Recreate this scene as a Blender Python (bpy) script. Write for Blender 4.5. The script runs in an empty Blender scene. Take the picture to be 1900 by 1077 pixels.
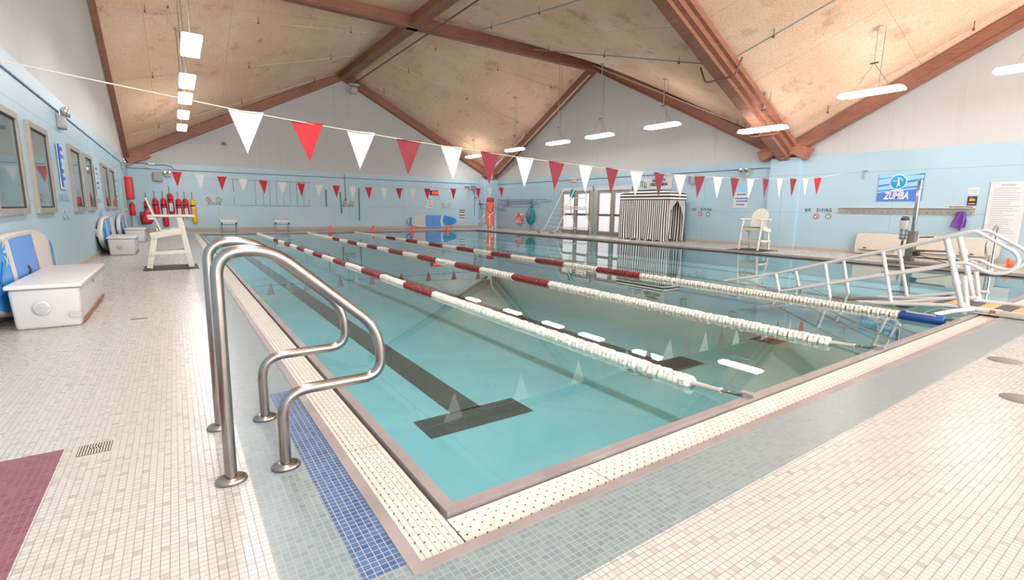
import bpy, bmesh, math, random
from mathutils import Vector, Matrix, Euler
random.seed(7)
PI = math.pi
scn = bpy.context.scene
COL = scn.collection
# ------------------------------------------------------------------ room constants (metres)
XL, XR, YF = -2.39, 16.4, 25.79          # left, right and far walls
XM, YM, YS = 7.0, 16.47, 7.15            # ridge lines and the low seam between the two roof bays
YN = -9.0                                # how far the hall is modelled towards the camera side
PW, PL = 13.43, 22.86                    # pool
ZW = -0.05                               # water level
ZLOW, ZTOP, BD = 2.95, 7.75, 0.42
# ------------------------------------------------------------------ camera
F, YAW, PITCH, ROLL = 904.68, 0.6022, 0.1639, 0.0137
CAM = Vector((-0.8469, -1.6407, 1.19))
fwd = Vector((math.sin(YAW)*math.cos(PITCH), math.cos(YAW)*math.cos(PITCH), -math.sin(PITCH)))
rt0 = Vector((math.cos(YAW), -math.sin(YAW), 0)); up0 = rt0.cross(fwd)
RT = math.cos(ROLL)*rt0 + math.sin(ROLL)*up0; UP = -math.sin(ROLL)*rt0 + math.cos(ROLL)*up0
cd = bpy.data.cameras.new('camera'); cam = bpy.data.objects.new('camera', cd); COL.objects.link(cam)
cam.matrix_world = Matrix(((RT.x, UP.x, -fwd.x, CAM.x), (RT.y, UP.y, -fwd.y, CAM.y), (RT.z, UP.z, -fwd.z, CAM.z), (0, 0, 0, 1)))
cd.sensor_width = 36; cd.lens = 36*F/1900; cd.clip_start = 0.02; cd.clip_end = 200
scn.camera = cam

def ray(px, py): return fwd + RT*((px-950)/F) + UP*(-(py-538.5)/F)
def atx(px, py, X):
    d = ray(px, py); return CAM + d*((X-CAM.x)/d.x)
def aty(px, py, Y):
    d = ray(px, py); return CAM + d*((Y-CAM.y)/d.y)
def atz(px, py, Z=0):
    d = ray(px, py); return CAM + d*((Z-CAM.z)/d.z)
# ------------------------------------------------------------------ materials
def lin(c): return tuple((v/12.92 if v <= 0.04045 else ((v+0.055)/1.055)**2.4) for v in c)
def C3(r, g, b): return lin((r/255, g/255, b/255)) + (1,)
class NT:
    def __init__(s, name):
        s.m = bpy.data.materials.new(name); s.m.use_nodes = True; s.t = s.m.node_tree; s.n = s.t.nodes; s.l = s.t.links
        s.b = s.n['Principled BSDF']; s.out = s.n['Material Output']
    def new(s, typ, **kw):
        n = s.n.new(typ)
        for k, v in kw.items(): setattr(n, k, v)
        return n
    def set(s, sock, v):
        if hasattr(v, 'is_output') or isinstance(v, bpy.types.NodeSocket): s.l.new(v, sock)
        else: sock.default_value = v
    def math(s, op, a, b=None, c=None):
        n = s.new('ShaderNodeMath', operation=op); s.set(n.inputs[0], a)
        if b is not None: s.set(n.inputs[1], b)
        if c is not None: s.set(n.inputs[2], c)
        return n.outputs[0]
    def mix(s, f, a, b, typ='MIX'):
        n = s.new('ShaderNodeMix', data_type='RGBA', blend_type=typ); s.set(n.inputs[0], f); s.set(n.inputs[6], a); s.set(n.inputs[7], b); return n.outputs[2]
    def xyz(s, sc=None):
        tc = s.new('ShaderNodeTexCoord'); o = tc.outputs['Object']
        if sc is not None:
            mp = s.new('ShaderNodeMapping'); mp.inputs['Scale'].default_value = sc; s.l.new(o, mp.inputs[0]); o = mp.outputs[0]
        return o
    def sep(s, v):
        n = s.new('ShaderNodeSeparateXYZ'); s.l.new(v, n.inputs[0]); return n.outputs
    def noise(s, scale, detail=3, vec=None, rough=.55, dist=0):
        n = s.new('ShaderNodeTexNoise'); n.inputs['Scale'].default_value = scale; n.inputs['Detail'].default_value = detail
        n.inputs['Roughness'].default_value = rough; n.inputs['Distortion'].default_value = dist
        s.l.new(vec if vec is not None else s.xyz(), n.inputs['Vector']); return n.outputs['Fac']
    def ramp(s, f, p0, p1, c0=(0, 0, 0, 1), c1=(1, 1, 1, 1)):
        n = s.new('ShaderNodeValToRGB'); e = n.color_ramp.elements; e[0].position = p0; e[1].position = p1; e[0].color = c0; e[1].color = c1
        s.l.new(f, n.inputs[0]); return n.outputs[0]
    def bump(s, h, strength=.3, dist=.01):
        n = s.new('ShaderNodeBump'); n.inputs['Strength'].default_value = strength; n.inputs['Distance'].default_value = dist
        s.l.new(h, n.inputs['Height']); s.l.new(n.outputs[0], s.b.inputs['Normal'])
    def base(s, v): s.set(s.b.inputs['Base Color'], v)
    def p(s, rough=.5, metal=0, spec=.5):
        s.b.inputs['Roughness'].default_value = rough; s.b.inputs['Metallic'].default_value = metal; s.b.inputs['Specular IOR Level'].default_value = spec; return s

M = {}
WHITES = {'white_plastic', 'cream_plastic', 'white_enamel', 'lid_white', 'chest_side', 'lumber_white', 'flag_white', 'rope_cream', 'paper', 'trim_white', 'board_cream', 'tent_white', 'pipe_white', 'wall_cream', 'door_trim', 'door_grey'}
def plain(name, rgb, rough=.5, metal=0, var=.06, scale=6, spec=.5):
    if name in WHITES: rgb = tuple(v*.84 for v in rgb)
    n = NT(name).p(rough, metal, spec); c = C3(*rgb); d = tuple(v*(1-var*2) for v in c[:3])+(1,)
    n.base(n.mix(n.ramp(n.noise(scale, 4), .3, .7), d, c)); M[name] = n.m; return n.m
def emis(name, rgb, strength):
    n = NT(name); n.base(C3(*rgb)); n.b.inputs['Emission Color'].default_value = C3(*rgb); n.b.inputs['Emission Strength'].default_value = strength; M[name] = n.m; return n.m

T = 0.0265
def tile(name, c_a, c_b, grout, dark=None, rough=.28, t=T, gw=.0016, ox=0, oy=0):
    n = NT(name).p(rough); x, y, z = n.sep(n.xyz())[:3]
    i = n.math('FLOOR', n.math('DIVIDE', n.math('ADD', x, 100*t+ox), t)); j = n.math('FLOOR', n.math('DIVIDE', n.math('ADD', y, 100*t+oy), t))
    fx = n.math('FRACT', n.math('DIVIDE', n.math('ADD', x, 100*t+ox), t)); fy = n.math('FRACT', n.math('DIVIDE', n.math('ADD', y, 100*t+oy), t))
    g = gw/t
    def edge(f): return n.math('MAXIMUM', n.math('LESS_THAN', f, g), n.math('GREATER_THAN', f, 1-g))
    gr = n.math('MAXIMUM', edge(fx), edge(fy))
    cv = n.new('ShaderNodeCombineXYZ'); n.l.new(i, cv.inputs[0]); n.l.new(j, cv.inputs[1])
    wn = n.new('ShaderNodeTexWhiteNoise', noise_dimensions='2D'); n.l.new(cv.outputs[0], wn.inputs['Vector'])
    col = n.mix(wn.outputs['Value'], C3(*c_a), C3(*c_b))
    if dark:
        a = n.math('COMPARE', n.math('MODULO', i, 3.0), 0.0, .1)
        b = n.math('COMPARE', n.math('MODULO', n.math('ADD', j, n.math('DIVIDE', i, 3.0)), 6.0), 0.0, .1)
        col = n.mix(n.math('MULTIPLY', a, b), col, C3(*dark))
    stain = n.ramp(n.noise(1.3, 5), .35, .75)
    col = n.mix(n.math('MULTIPLY', stain, .05), col, C3(120, 105, 95))
    col = n.mix(n.math('MULTIPLY', gr, .8), col, C3(*grout))
    n.base(col)
    n.set(n.b.inputs['Roughness'], n.math('ADD', n.math('MULTIPLY', gr, .4), n.math('ADD', rough-.01, n.math('MULTIPLY', wn.outputs['Value'], .02))))
    n.bump(n.math('SUBTRACT', 1.0, gr), .25, .0015)
    M[name] = n.m; return n.m
tile('cream_tile', (180, 179, 174), (187, 185, 180), (118, 109, 100), (166, 162, 156), gw=.0013)
tile('grey_tile', (112, 131, 136), (126, 142, 146), (160, 154, 149), rough=.3)
tile('blue_tile', (52, 84, 128), (74, 106, 148), (166, 162, 160), rough=.3)
tile('maroon_tile', (112, 60, 74), (128, 78, 90), (140, 106, 114), rough=.5)
tile('pool_black_tile', (66, 68, 66), (80, 80, 76), (128, 138, 138), rough=.4, gw=.0013)
# smooth pool shell plaster
n = NT('pool_teal').p(.6); a = n.noise(1.6, 6, dist=.6)
c = n.mix(n.ramp(a, .3, .7), C3(126, 198, 210), C3(152, 209, 213))
c = n.mix(n.math('MULTIPLY', n.ramp(n.noise(90, 2), .4, .7), .18), c, C3(120, 196, 220)); n.base(c); M['pool_teal'] = n.m
# wall paints
def wallpaint(name, rgb, axis, joints=True, rough=.45):
    n = NT(name).p(rough); o = n.sep(n.xyz()); u = o[axis]; z = o[2]
    col = n.mix(n.ramp(n.noise(.45, 4), .35, .7), C3(*rgb), C3(*(min(255, v+9) for v in rgb)))
    col = n.mix(n.math('MULTIPLY', n.ramp(n.noise(7, 5), .62, .8), .10), col, C3(120, 140, 150))
    if joints:
        f = n.math('FRACT', n.math('DIVIDE', n.math('ADD', u, 200.6), 3.1)); e = n.math('LESS_THAN', f, .0045)
        h = n.math('MAXIMUM', n.math('COMPARE', z, 1.22, .006), n.math('COMPARE', z, 2.44, .007))
        e = n.math('MAXIMUM', n.math('MULTIPLY', e, n.math('LESS_THAN', z, 2.44)), h)
        col = n.mix(n.math('MULTIPLY', e, .45), col, C3(95, 130, 150))
    n.base(col); M[name] = n.m
wallpaint('blue_paint_x', (164, 190, 202), 0); wallpaint('blue_paint_y', (156, 182, 194), 1)
def whitewall(name, axis):
    n = NT(name).p(.6); v = n.xyz((6, 6, .35) if axis else (6, 6, .35))
    col = n.mix(n.math('MULTIPLY', n.ramp(n.noise(1, 4, v), .55, .8), .22), C3(186, 184, 182), C3(144, 141, 140))
    n.base(col); M[name] = n.m
whitewall('white_board', 0)
# ceiling fibre board
n = NT('ceiling_board').p(.9, 0, .1)
c = n.mix(n.ramp(n.noise(.55, 5, dist=.4), .3, .72), C3(230, 187, 154), C3(240, 210, 182))
c = n.mix(n.math('MULTIPLY', n.ramp(n.noise(.9, 7, rough=.7), .56, .72), .6), c, C3(160, 108, 80))
c = n.mix(n.math('MULTIPLY', n.ramp(n.noise(1.7, 8, n.xyz((1, .45, 1)), rough=.75), .62, .74), .7), c, C3(112, 78, 62))
c = n.mix(n.math('MULTIPLY', n.ramp(n.noise(26, 3), .45, .62), .22), c, C3(150, 100, 70))
o = n.sep(n.xyz())
ex = n.math('LESS_THAN', n.math('FRACT', n.math('DIVIDE', n.math('ADD', o[0], 101.2), 2.44)), .006)
ey = n.math('LESS_THAN', n.math('FRACT', n.math('DIVIDE', n.math('ADD', o[1], 100.7), 3.6)), .004)
c = n.mix(n.math('MULTIPLY', n.math('MAXIMUM', ex, ey), .35), c, C3(120, 85, 60))
n.base(c); n.bump(n.noise(60, 3), .4, .01); M['ceiling_board'] = n.m
def wood(name, a, b, sc=(1.2, 1.2, 14), rough=.55):
    n = NT(name).p(rough); v = n.xyz(sc)
    c = n.mix(n.ramp(n.noise(1.5, 6, v, .65), .3, .7), C3(*a), C3(*b))
    c = n.mix(n.math('MULTIPLY', n.ramp(n.noise(.8, 3), .5, .75), .3), c, C3(70, 42, 34)); n.base(c); M[name] = n.m
wood('beam_wood', (138, 86, 66), (160, 110, 88)); wood('beam_plate', (146, 90, 68), (162, 106, 82))
# metals, plastics
def steel(name, rgb, rough, metal=1):
    n = NT(name).p(rough, metal); c = n.mix(n.ramp(n.noise(5, 4), .3, .7), C3(*rgb), C3(*(max(0, v-22) for v in rgb))); n.base(c)
    n.set(n.b.inputs['Roughness'], n.math('ADD', rough-.04, n.math('MULTIPLY', n.noise(14, 3), .1))); M[name] = n.m
steel('brushed_steel', (166, 160, 156), .22); steel('chrome', (222, 222, 224), .1); steel('dull_metal', (150, 145, 140), .5)
n = NT('coping_metal').p(.42, .15); c = n.mix(n.ramp(n.noise(3, 5), .35, .7), C3(158, 148, 146), C3(138, 128, 126)); n.base(c); M['coping_metal'] = n.m
plain('white_plastic', (236, 235, 232), .35, var=.02); plain('cream_plastic', (236, 228, 212), .45, var=.04); plain('pvc_grey', (214, 214, 216), .4, var=.03)
plain('white_enamel', (245, 244, 242), .25, var=.01); plain('lid_white', (243, 241, 238), .3, var=.02); plain('chest_side', (222, 222, 222), .35, var=.02)
plain('lumber_white', (238, 236, 222), .5, var=.03); plain('flag_white', (238, 236, 234), .7, var=.02); plain('flag_red', (176, 22, 34), .7, var=.06); plain('flag_wine', (128, 30, 46), .7, var=.06)
plain('rope_cream', (234, 226, 214), .6, var=.04); plain('float_white', (238, 232, 222), .4, var=.03, scale=20); plain('float_red', (150, 52, 48), .5, var=.12, scale=20)
plain('float_blue', (32, 84, 156), .4); plain('dark', (44, 40, 40), .5); plain('cover_grey', (132, 128, 126), .5); plain('black_mat', (66, 58, 54), .7); plain('drain_hole', (60, 56, 50), .6)
plain('wall_cream', (214, 198, 182), .6, var=.05); plain('box_grey', (158, 160, 158), .5); plain('red_plastic', (206, 34, 48), .4); plain('yellow_plastic', (240, 196, 30), .4)
plain('orange_plastic', (246, 104, 72), .5); plain('deep_red', (190, 28, 44), .5); plain('board_blue', (44, 142, 208), .35, var=.03); plain('board_blue_b', (92, 146, 216), .4, var=.03)
plain('board_cream', (228, 222, 214), .4, var=.03); plain('pad_grey', (200, 194, 190), .6, var=.03); plain('teal_cloth', (36, 136, 138), .8); plain('purple_cloth', (112, 70, 158), .9, var=.12)
plain('paper', (238, 238, 240), .6, var=.02); plain('ink', (58, 60, 66), .6); plain('ink_soft', (150, 152, 156), .6); plain('ink_blue', (40, 96, 170), .6); plain('letter_dark', (58, 74, 88), .6)
plain('sign_red', (196, 70, 80), .6); plain('sign_green', (84, 140, 110), .6); plain('poster_blue', (72, 116, 196), .5, var=.02); plain('poster_light', (140, 190, 226), .5, var=.02); plain('logo_blue', (22, 150, 200), .5)
plain('poster_dark', (46, 46, 66), .5); plain('poster_gold', (220, 170, 60), .5); plain('window_metal', (150, 143, 134), .5); plain('frame_grey', (186, 178, 168), .5); plain('door_grey', (176, 170, 162), .5); plain('door_trim', (212, 202, 184), .5); plain('trim_white', (236, 240, 242), .5)
plain('tent_white', (236, 232, 228), .8, var=.02); plain('tent_black', (52, 48, 50), .8); plain('tread_dark', (84, 84, 92), .8); plain('tread_tan', (204, 172, 120), .8); plain('pipe_pale', (206, 188, 172), .5); plain('pipe_brown', (132, 84, 66), .5)
plain('pipe_white', (226, 220, 212), .5); plain('green_pole', (20, 122, 104), .5); plain('slate', (120, 128, 150), .5); plain('cloud_glow', (214, 226, 240), .6); plain('rust', (150, 96, 70), .7); plain('duct_tape', (178, 178, 182), .35)
plain('exit_face', (240, 190, 160), .5); plain('faded_ink', (146, 168, 190), .6); plain('faint_line', (120, 146, 166), .6); plain('seat_dark', (74, 80, 90), .5)
emis('lamp_glow', (255, 250, 250), 30.0); emis('led_red', (255, 60, 50), 1.6); emis('led_green', (40, 230, 140), 1.5)
n = NT('frosted_daylight').p(.4); c = n.mix(n.ramp(n.noise(14, 6, n.xyz((1, 1, 1.6))), .3, .65), C3(196, 196, 198), C3(222, 222, 224)); n.base(c); n.set(n.b.inputs['Emission Color'], c); n.b.inputs['Emission Strength'].default_value = .42; M['frosted_daylight'] = n.m
n = NT('dark_glass').p(.03, 0, .9); n.base(C3(118, 138, 138)); n.b.inputs['Metallic'].default_value = .55; M['dark_glass'] = n.m
# lamp housing glow pane ends
n = NT('housing').p(.4); n.base(C3(226, 226, 230)); n.b.inputs['Emission Color'].default_value = C3(255, 250, 246); n.b.inputs['Emission Strength'].default_value = 4.5; M['housing'] = n.m
# water
n = NT('water'); n.n.remove(n.b)
fr = n.new('ShaderNodeFresnel'); fr.inputs['IOR'].default_value = 1.33
bp = n.new('ShaderNodeBump'); bp.inputs['Strength'].default_value = .012; bp.inputs['Distance'].default_value = .01; n.l.new(n.noise(1.1, 3, dist=.4), bp.inputs['Height'])
n.l.new(bp.outputs[0], fr.inputs['Normal'])
gl = n.new('ShaderNodeBsdfGlossy'); gl.inputs['Roughness'].default_value = 0.0; gl.inputs['Color'].default_value = (1, 1, 1, 1); n.l.new(bp.outputs[0], gl.inputs['Normal'])
tr = n.new('ShaderNodeBsdfTransparent'); tr.inputs['Color'].default_value = (.93, .985, .99, 1)
mx = n.new('ShaderNodeMixShader'); n.l.new(fr.outputs[0], mx.inputs[0]); n.l.new(tr.outputs[0], mx.inputs[1]); n.l.new(gl.outputs[0], mx.inputs[2]); n.l.new(mx.outputs[0], n.out.inputs[0]); M['water'] = n.m
# perforated gutter grate (holes and joints as a printed pattern of the part), u across, v along
def grate_mat(name, alongx):
    n = NT(name).p(.45); o = n.sep(n.xyz()); u, v = (o[1], o[0]) if alongx else (o[0], o[1])
    row = n.math('FLOOR', n.math('DIVIDE', n.math('ADD', u, 10.0), .031)); fu = n.math('SUBTRACT', n.math('FRACT', n.math('DIVIDE', n.math('ADD', u, 10.0), .031)), .5)
    fv = n.math('SUBTRACT', n.math('FRACT', n.math('ADD', n.math('DIVIDE', n.math('ADD', v, 10.0), .052), n.math('MULTIPLY', row, .37))), .5)
    du = n.math('MULTIPLY', fu, .031); dv = n.math('MULTIPLY', fv, .052)
    r = n.math('SQRT', n.math('ADD', n.math('MULTIPLY', du, du), n.math('MULTIPLY', dv, dv)))
    hole = n.math('LESS_THAN', r, .0042)
    seg = n.math('LESS_THAN', n.math('FRACT', n.math('DIVIDE', n.math('ADD', v, 10.3), 1.22)), .004)
    c = n.mix(n.ramp(n.noise(5, 5), .3, .7), C3(196, 192, 184), C3(204, 201, 194)); c = n.mix(n.math('MAXIMUM', hole, n.math('MULTIPLY', seg, .8)), c, C3(70, 62, 54))
    n.base(c); M[name] = n.m
grate_mat('grate_x', True); grate_mat('grate_y', False)
# striped cloths
def stripes(name, axis, period, duty=.5, wob=.0):
    n = NT(name).p(.85); o = n.sep(n.xyz()); u = o[axis]
    if wob: u = n.math('ADD', u, n.math('MULTIPLY', n.math('SUBTRACT', n.noise(1.6, 2), .5), wob))
    f = n.math('FRACT', n.math('DIVIDE', n.math('ADD', u, 50), period)); n.base(n.mix(n.math('LESS_THAN', f, duty), C3(238, 234, 230), C3(58, 54, 58))); M[name] = n.m
stripes('stripe_h', 2, .13, .55)
# ------------------------------------------------------------------ mesh builder
class MB:
    def __init__(s): s.v = []; s.f = []; s.mi = []; s.sm = []
    def add(s, vs, fs, mi=0, sm=False, mat=None):
        b = len(s.v)
        for v in vs:
            v = Vector(v); s.v.append(tuple(mat @ v) if mat else tuple(v))
        for f in fs: s.f.append([b+i for i in f]); s.mi.append(mi); s.sm.append(sm)
        return s
    def box(s, c, d, mi=0, bev=0, rot=None):
        m = Matrix.Translation(c)
        if rot is not None: m = m @ (Euler(rot).to_matrix().to_4x4() if not isinstance(rot, Matrix) else rot.to_4x4())
        x, y, z = d[0]/2, d[1]/2, d[2]/2
        if bev <= 0:
            vs = [(sx*x, sy*y, sz*z) for sz in (-1, 1) for sy in (-1, 1) for sx in (-1, 1)]
            fs = [(0, 2, 3, 1), (4, 5, 7, 6), (0, 1, 5, 4), (2, 6, 7, 3), (0, 4, 6, 2), (1, 3, 7, 5)]
            return s.add(vs, fs, mi, False, m)
        bm = bmesh.new(); bmesh.ops.create_cube(bm, size=1)
        for v in bm.verts: v.co = Vector((v.co.x*d[0], v.co.y*d[1], v.co.z*d[2]))
        bmesh.ops.bevel(bm, geom=bm.edges[:], offset=min(bev, min(d)*.45), segments=3, affect='EDGES', profile=.5)
        bm.verts.ensure_lookup_table(); s.add([v.co.copy() for v in bm.verts], [[v.index for v in f.verts] for f in bm.faces], mi, True, m); bm.free(); return s
    def beam(s, a, b, w, h, mi=0, up=Vector((0, 0, 1)), bev=0, off=0):
        a, b = Vector(a), Vector(b); d = b-a; L = d.length; X = d.normalized(); Y = up.cross(X).normalized(); Z = X.cross(Y)
        R = Matrix((X, Y, Z)).transposed(); return s.box((a+b)/2 + Z*off, (L, w, h), mi, bev, R)
    def tube(s, pts, r, mi=0, seg=12, cap=True, closed=False, radii=None):
        Q = [Vector(p) for p in pts]; P = [Q[0]]; RR = [radii[0]] if radii else None
        for i_, q_ in enumerate(Q[1:], 1):
            if (q_-P[-1]).length > 1e-5:
                P.append(q_)
                if radii: RR.append(radii[i_])
        radii = RR; n_ = len(P); vs = []; fs = []
        tan = []
        for i in range(n_):
            a = P[(i-1) % n_] if (closed or i > 0) else P[0]; b = P[(i+1) % n_] if (closed or i < n_-1) else P[-1]
            tan.append((b-a).normalized() if (b-a).length > 1e-9 else Vector((0, 0, 1)))
        ref = Vector((0, 0, 1)) if abs(tan[0].z) < .9 else Vector((1, 0, 0)); N = (ref - tan[0]*ref.dot(tan[0])).normalized()
        for i in range(n_):
            N = (N - tan[i]*N.dot(tan[i])).normalized(); B = tan[i].cross(N); rr = radii[i] if radii else r
            for k in range(seg):
                t = 2*PI*k/seg; vs.append(P[i] + (N*math.cos(t)+B*math.sin(t))*rr)
        for i in range(n_ if closed else n_-1):
            j = (i+1) % n_
            for k in range(seg):
                l = (k+1) % seg; fs.append((i*seg+k, i*seg+l, j*seg+l, j*seg+k))
        s.add(vs, fs, mi, True)
        if cap and not closed:
            s.add([vs[k] for k in range(seg)], [list(range(seg))[::-1]], mi); s.add([vs[(n_-1)*seg+k] for k in range(seg)], [list(range(seg))], mi)
        return s
    def prism(s, poly, h, mi=0, mat=None, sm=False, mi_side=None):
        k = len(poly); vs = [(p[0], p[1], 0) for p in poly]+[(p[0], p[1], h) for p in poly]
        s.add(vs, [list(range(k))[::-1], list(range(k, 2*k))], mi, False, mat)
        return s.add(vs, [(i, (i+1) % k, k+(i+1) % k, k+i) for i in range(k)], mi if mi_side is None else mi_side, sm, mat)
    def lathe(s, prof, seg=20, mi=0, mat=None, sm=True):
        vs = []; fs = []
        for r, z in prof:
            for k in range(seg): t = 2*PI*k/seg; vs.append((r*math.cos(t), r*math.sin(t), z))
        for i in range(len(prof)-1):
            for k in range(seg):
                l = (k+1) % seg; fs.append((i*seg+k, i*seg+l, (i+1)*seg+l, (i+1)*seg+k))
        return s.add(vs, fs, mi, sm, mat)
    def grid(s, fn, nu, nv, mi=0, sm=True):
        vs = [fn(i/nu, j/nv) for j in range(nv+1) for i in range(nu+1)]; w = nu+1
        return s.add(vs, [(j*w+i, j*w+i+1, (j+1)*w+i+1, (j+1)*w+i) for j in range(nv) for i in range(nu)], mi, sm)
    def mesh(s, name, mats):
        me = bpy.data.meshes.new(name); me.from_pydata(s.v, [], s.f); me.update()
        for m in mats: me.materials.append(M[m])
        for p, a, b in zip(me.polygons, s.mi, s.sm): p.material_index = a; p.use_smooth = b
        return me
    def build(s, name, mats, parent=None, loc=None):
        if isinstance(mats, str): mats = [mats]
        o = bpy.data.objects.new(name, s.mesh(name, mats)); COL.objects.link(o)
        if parent is not None: o.parent = parent
        if loc is not None: o.location = loc
        return o
def fillet(pts, r, n=6):
    P = [Vector(p) for p in pts]; out = [P[0]]
    for i in range(1, len(P)-1):
        a, b, c = P[i-1], P[i], P[i+1]; rr = r[i-1] if isinstance(r, (list, tuple)) else r
        d1, d2 = (a-b), (c-b); k = min(rr, d1.length*.48, d2.length*.48); p0 = b+d1.normalized()*k; p1 = b+d2.normalized()*k
        for t in range(n+1): t /= n; out.append(p0*(1-t)**2+b*2*t*(1-t)+p1*t*t)
    out.append(P[-1]); return out
def tag(o, label, cat, group=None, kind=None):
    o['label'] = label; o['category'] = cat
    if group: o['group'] = group
    if kind: o['kind'] = kind
    return o
def struct(o): o['kind'] = 'structure'; return o
def thing(name, label, cat, loc=(0, 0, 0), rz=0, group=None):
    o = bpy.data.objects.new(name, None); o.empty_display_size = .1; COL.objects.link(o); o.location = loc; o.rotation_euler = (0, 0, rz)
    return tag(o, label, cat, group)
def sthing(name, loc=(0, 0, 0), rz=0):
    o = bpy.data.objects.new(name, None); o.empty_display_size = .1; COL.objects.link(o); o.location = loc; o.rotation_euler = (0, 0, rz); return struct(o)
def copy_tree(o, parent=None):
    c = o.copy(); COL.objects.link(c)
    if parent is not None: c.parent = parent
    for ch in [x for x in bpy.data.objects if x.parent == o]: copy_tree(ch, c)
    return c
def text_mb(txt, h, mb, mi=0, at=(0, 0, 0), depth=.002, xs=1.0, bold=0.0, align='CENTER', shear=0):
    """letters standing in the local XZ plane, facing -Y, cap height h, origin at centre bottom"""
    cu = bpy.data.curves.new('t', 'FONT'); cu.body = txt; cu.size = h/.7; cu.align_x = align; cu.extrude = depth/2; cu.resolution_u = 2; cu.offset = bold; cu.shear = shear
    ob = bpy.data.objects.new('t', cu); COL.objects.link(ob); dg = bpy.context.evaluated_depsgraph_get(); me = bpy.data.meshes.new_from_object(ob.evaluated_get(dg))
    vs = [(at[0]+v.co.x*xs, at[1]-v.co.z-depth/2, at[2]+v.co.y) for v in me.vertices]; fs = [list(p.vertices) for p in me.polygons]
    mb.add(vs, fs, mi); bpy.data.objects.remove(ob); bpy.data.curves.remove(cu); bpy.data.meshes.remove(me); return mb
# wall frames: local x runs to the viewer's right, local z up, local -y faces the room
def wallp(w, px, py):
    if w == 'F': p = aty(px, py, YF); return p.x, p.z
    if w == 'R': p = atx(px, py, XR); return -p.y, p.z
    p = atx(px, py, XL); return p.y, p.z
def wloc(w, a, z, off=0.0):
    if w == 'F': return (a, YF-off, z), 0
    if w == 'R': return (XR-off, -a, z), -PI/2
    return (XL+off, a, z), PI/2
def wrect(w, x0, y0, x1, y1):
    """centre (a,z), width and height of a pixel rectangle lying on wall w"""
    q = [wallp(w, x0, y0), wallp(w, x1, y0), wallp(w, x1, y1), wallp(w, x0, y1)]
    a = sum(p[0] for p in q)/4; z = sum(p[1] for p in q)/4; wd = (abs(q[1][0]-q[0][0])+abs(q[2][0]-q[3][0]))/2; ht = (abs(q[0][1]-q[3][1])+abs(q[1][1]-q[2][1]))/2
    return a, z, wd, ht
def wthing(w, name, label, cat, a, z, off=0.0, group=None):
    loc, rz = wloc(w, a, z, off); return thing(name, label, cat, loc, rz, group)
# ------------------------------------------------------------------ roof shape
def zb(x, y):
    """height of the underside line of the beams: four hyperbolic panels per bay"""
    if y >= YM: u = abs(x-XM)/(XR-XM); v = (y-YM)/(YF-YM)
    elif x < XM: return ZTOP
    elif y >= YS: u = (x-XM)/(XR-XM); v = (YM-y)/(YM-YS)
    else: u = (x-XM)/(XR-XM); v = max(0, 1-(YS-y)/(YM-YS))
    return ZTOP-(ZTOP-ZLOW)*min(u, 1)*v
def zc(x, y): return zb(x, y)+BD
mb = MB()
for (x0, x1, y0, y1) in ((XL, XM, YM, YF), (XM, XR, YM, YF), (XM, XR, YS, YM), (XL, XM, YN, YM), (XM, XR, YN, YS)):
    yy = lambda v: y0+(y1-y0)*v
    mb.grid(lambda u, v: (x0+(x1-x0)*u, yy(v), ZTOP+BD if (x1 == XM and y1 == YM) else zc(x0+(x1-x0)*u+(1e-6 if x0 == XM else 0), yy(v))), 20, 20, 0, False)
struct(mb.build('ceiling', 'ceiling_board'))
# ------------------------------------------------------------------ walls
ZB = 3.02
def gable(mb, fn, pts, zbot, mi=0):
    for a, b in zip(pts[:-1], pts[1:]):
        mb.add([fn(a, zbot), fn(b, zbot), fn(b, 'top'), fn(a, 'top')], [(0, 1, 2, 3)], mi)
def wall(name, fn, p0, p1, paint, inward):
    mb = MB(); n_ = 40; pts = [p0+(p1-p0)*i/n_ for i in range(n_+1)]
    a, b = fn(p0, -.02), fn(p1, -.02); c, d = fn(p1, ZB), fn(p0, ZB); mb.add([a, b, c, d], [(0, 1, 2, 3)], 0)
    w = Vector(inward)*-.06
    g = lambda q, z: tuple(Vector(fn(q, z))+w)
    for i, j in zip(pts[:-1], pts[1:]): mb.add([g(i, ZB), g(j, ZB), g(j, zc(*fn(j, 0)[:2])+.02), g(i, zc(*fn(i, 0)[:2])+.02)], [(0, 1, 2, 3)], 1)
    mb.add([fn(p0, ZB), fn(p1, ZB), g(p1, ZB), g(p0, ZB)], [(0, 1, 2, 3)], 0)
    return struct(mb.build(name, [paint, 'white_board']))
wall('wall_left', lambda q, z: (XL, q, z), YN, YF, 'blue_paint_y', (1, 0, 0))
wall('wall_right', lambda q, z: (XR, q, z), YN, YF, 'blue_paint_y', (-1, 0, 0))
wall('wall_far', lambda q, z: (q, YF, z), XL, XR, 'blue_paint_x', (0, -1, 0))
# pilasters on the right wall and in the far right corner
struct(MB().box((XR-.08, 7.1, 1.5), (.16, 1.0, 3.04), 0).build('wall_right_pilaster', 'blue_paint_y'))
struct(MB().box((XR-.55, YF-.3, 1.5), (1.1, .6, 3.04), 0).build('wall_far_pilaster', 'blue_paint_x'))
# baseboards
struct(MB().box((XL+.012, (YN+YF)/2, .05), (.024, YF-YN, .1)).build('baseboard_left', 'wall_cream'))
struct(MB().box(((XL+XR)/2, YF-.012, .07), (XR-XL, .024, .14)).build('baseboard_far', 'wall_cream'))
mb = MB()
for y0, y1 in ((YN, 6.6), (7.6, 13.1), (14.45, 15.1), (17.9, YF-.6)): mb.box((XR-.012, (y0+y1)/2, .05), (.024, y1-y0, .1))
mb.box((XR-.172, 7.1, .05), (.024, 1.05, .1)); struct(mb.build('baseboard_right', 'wall_cream'))
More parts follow.
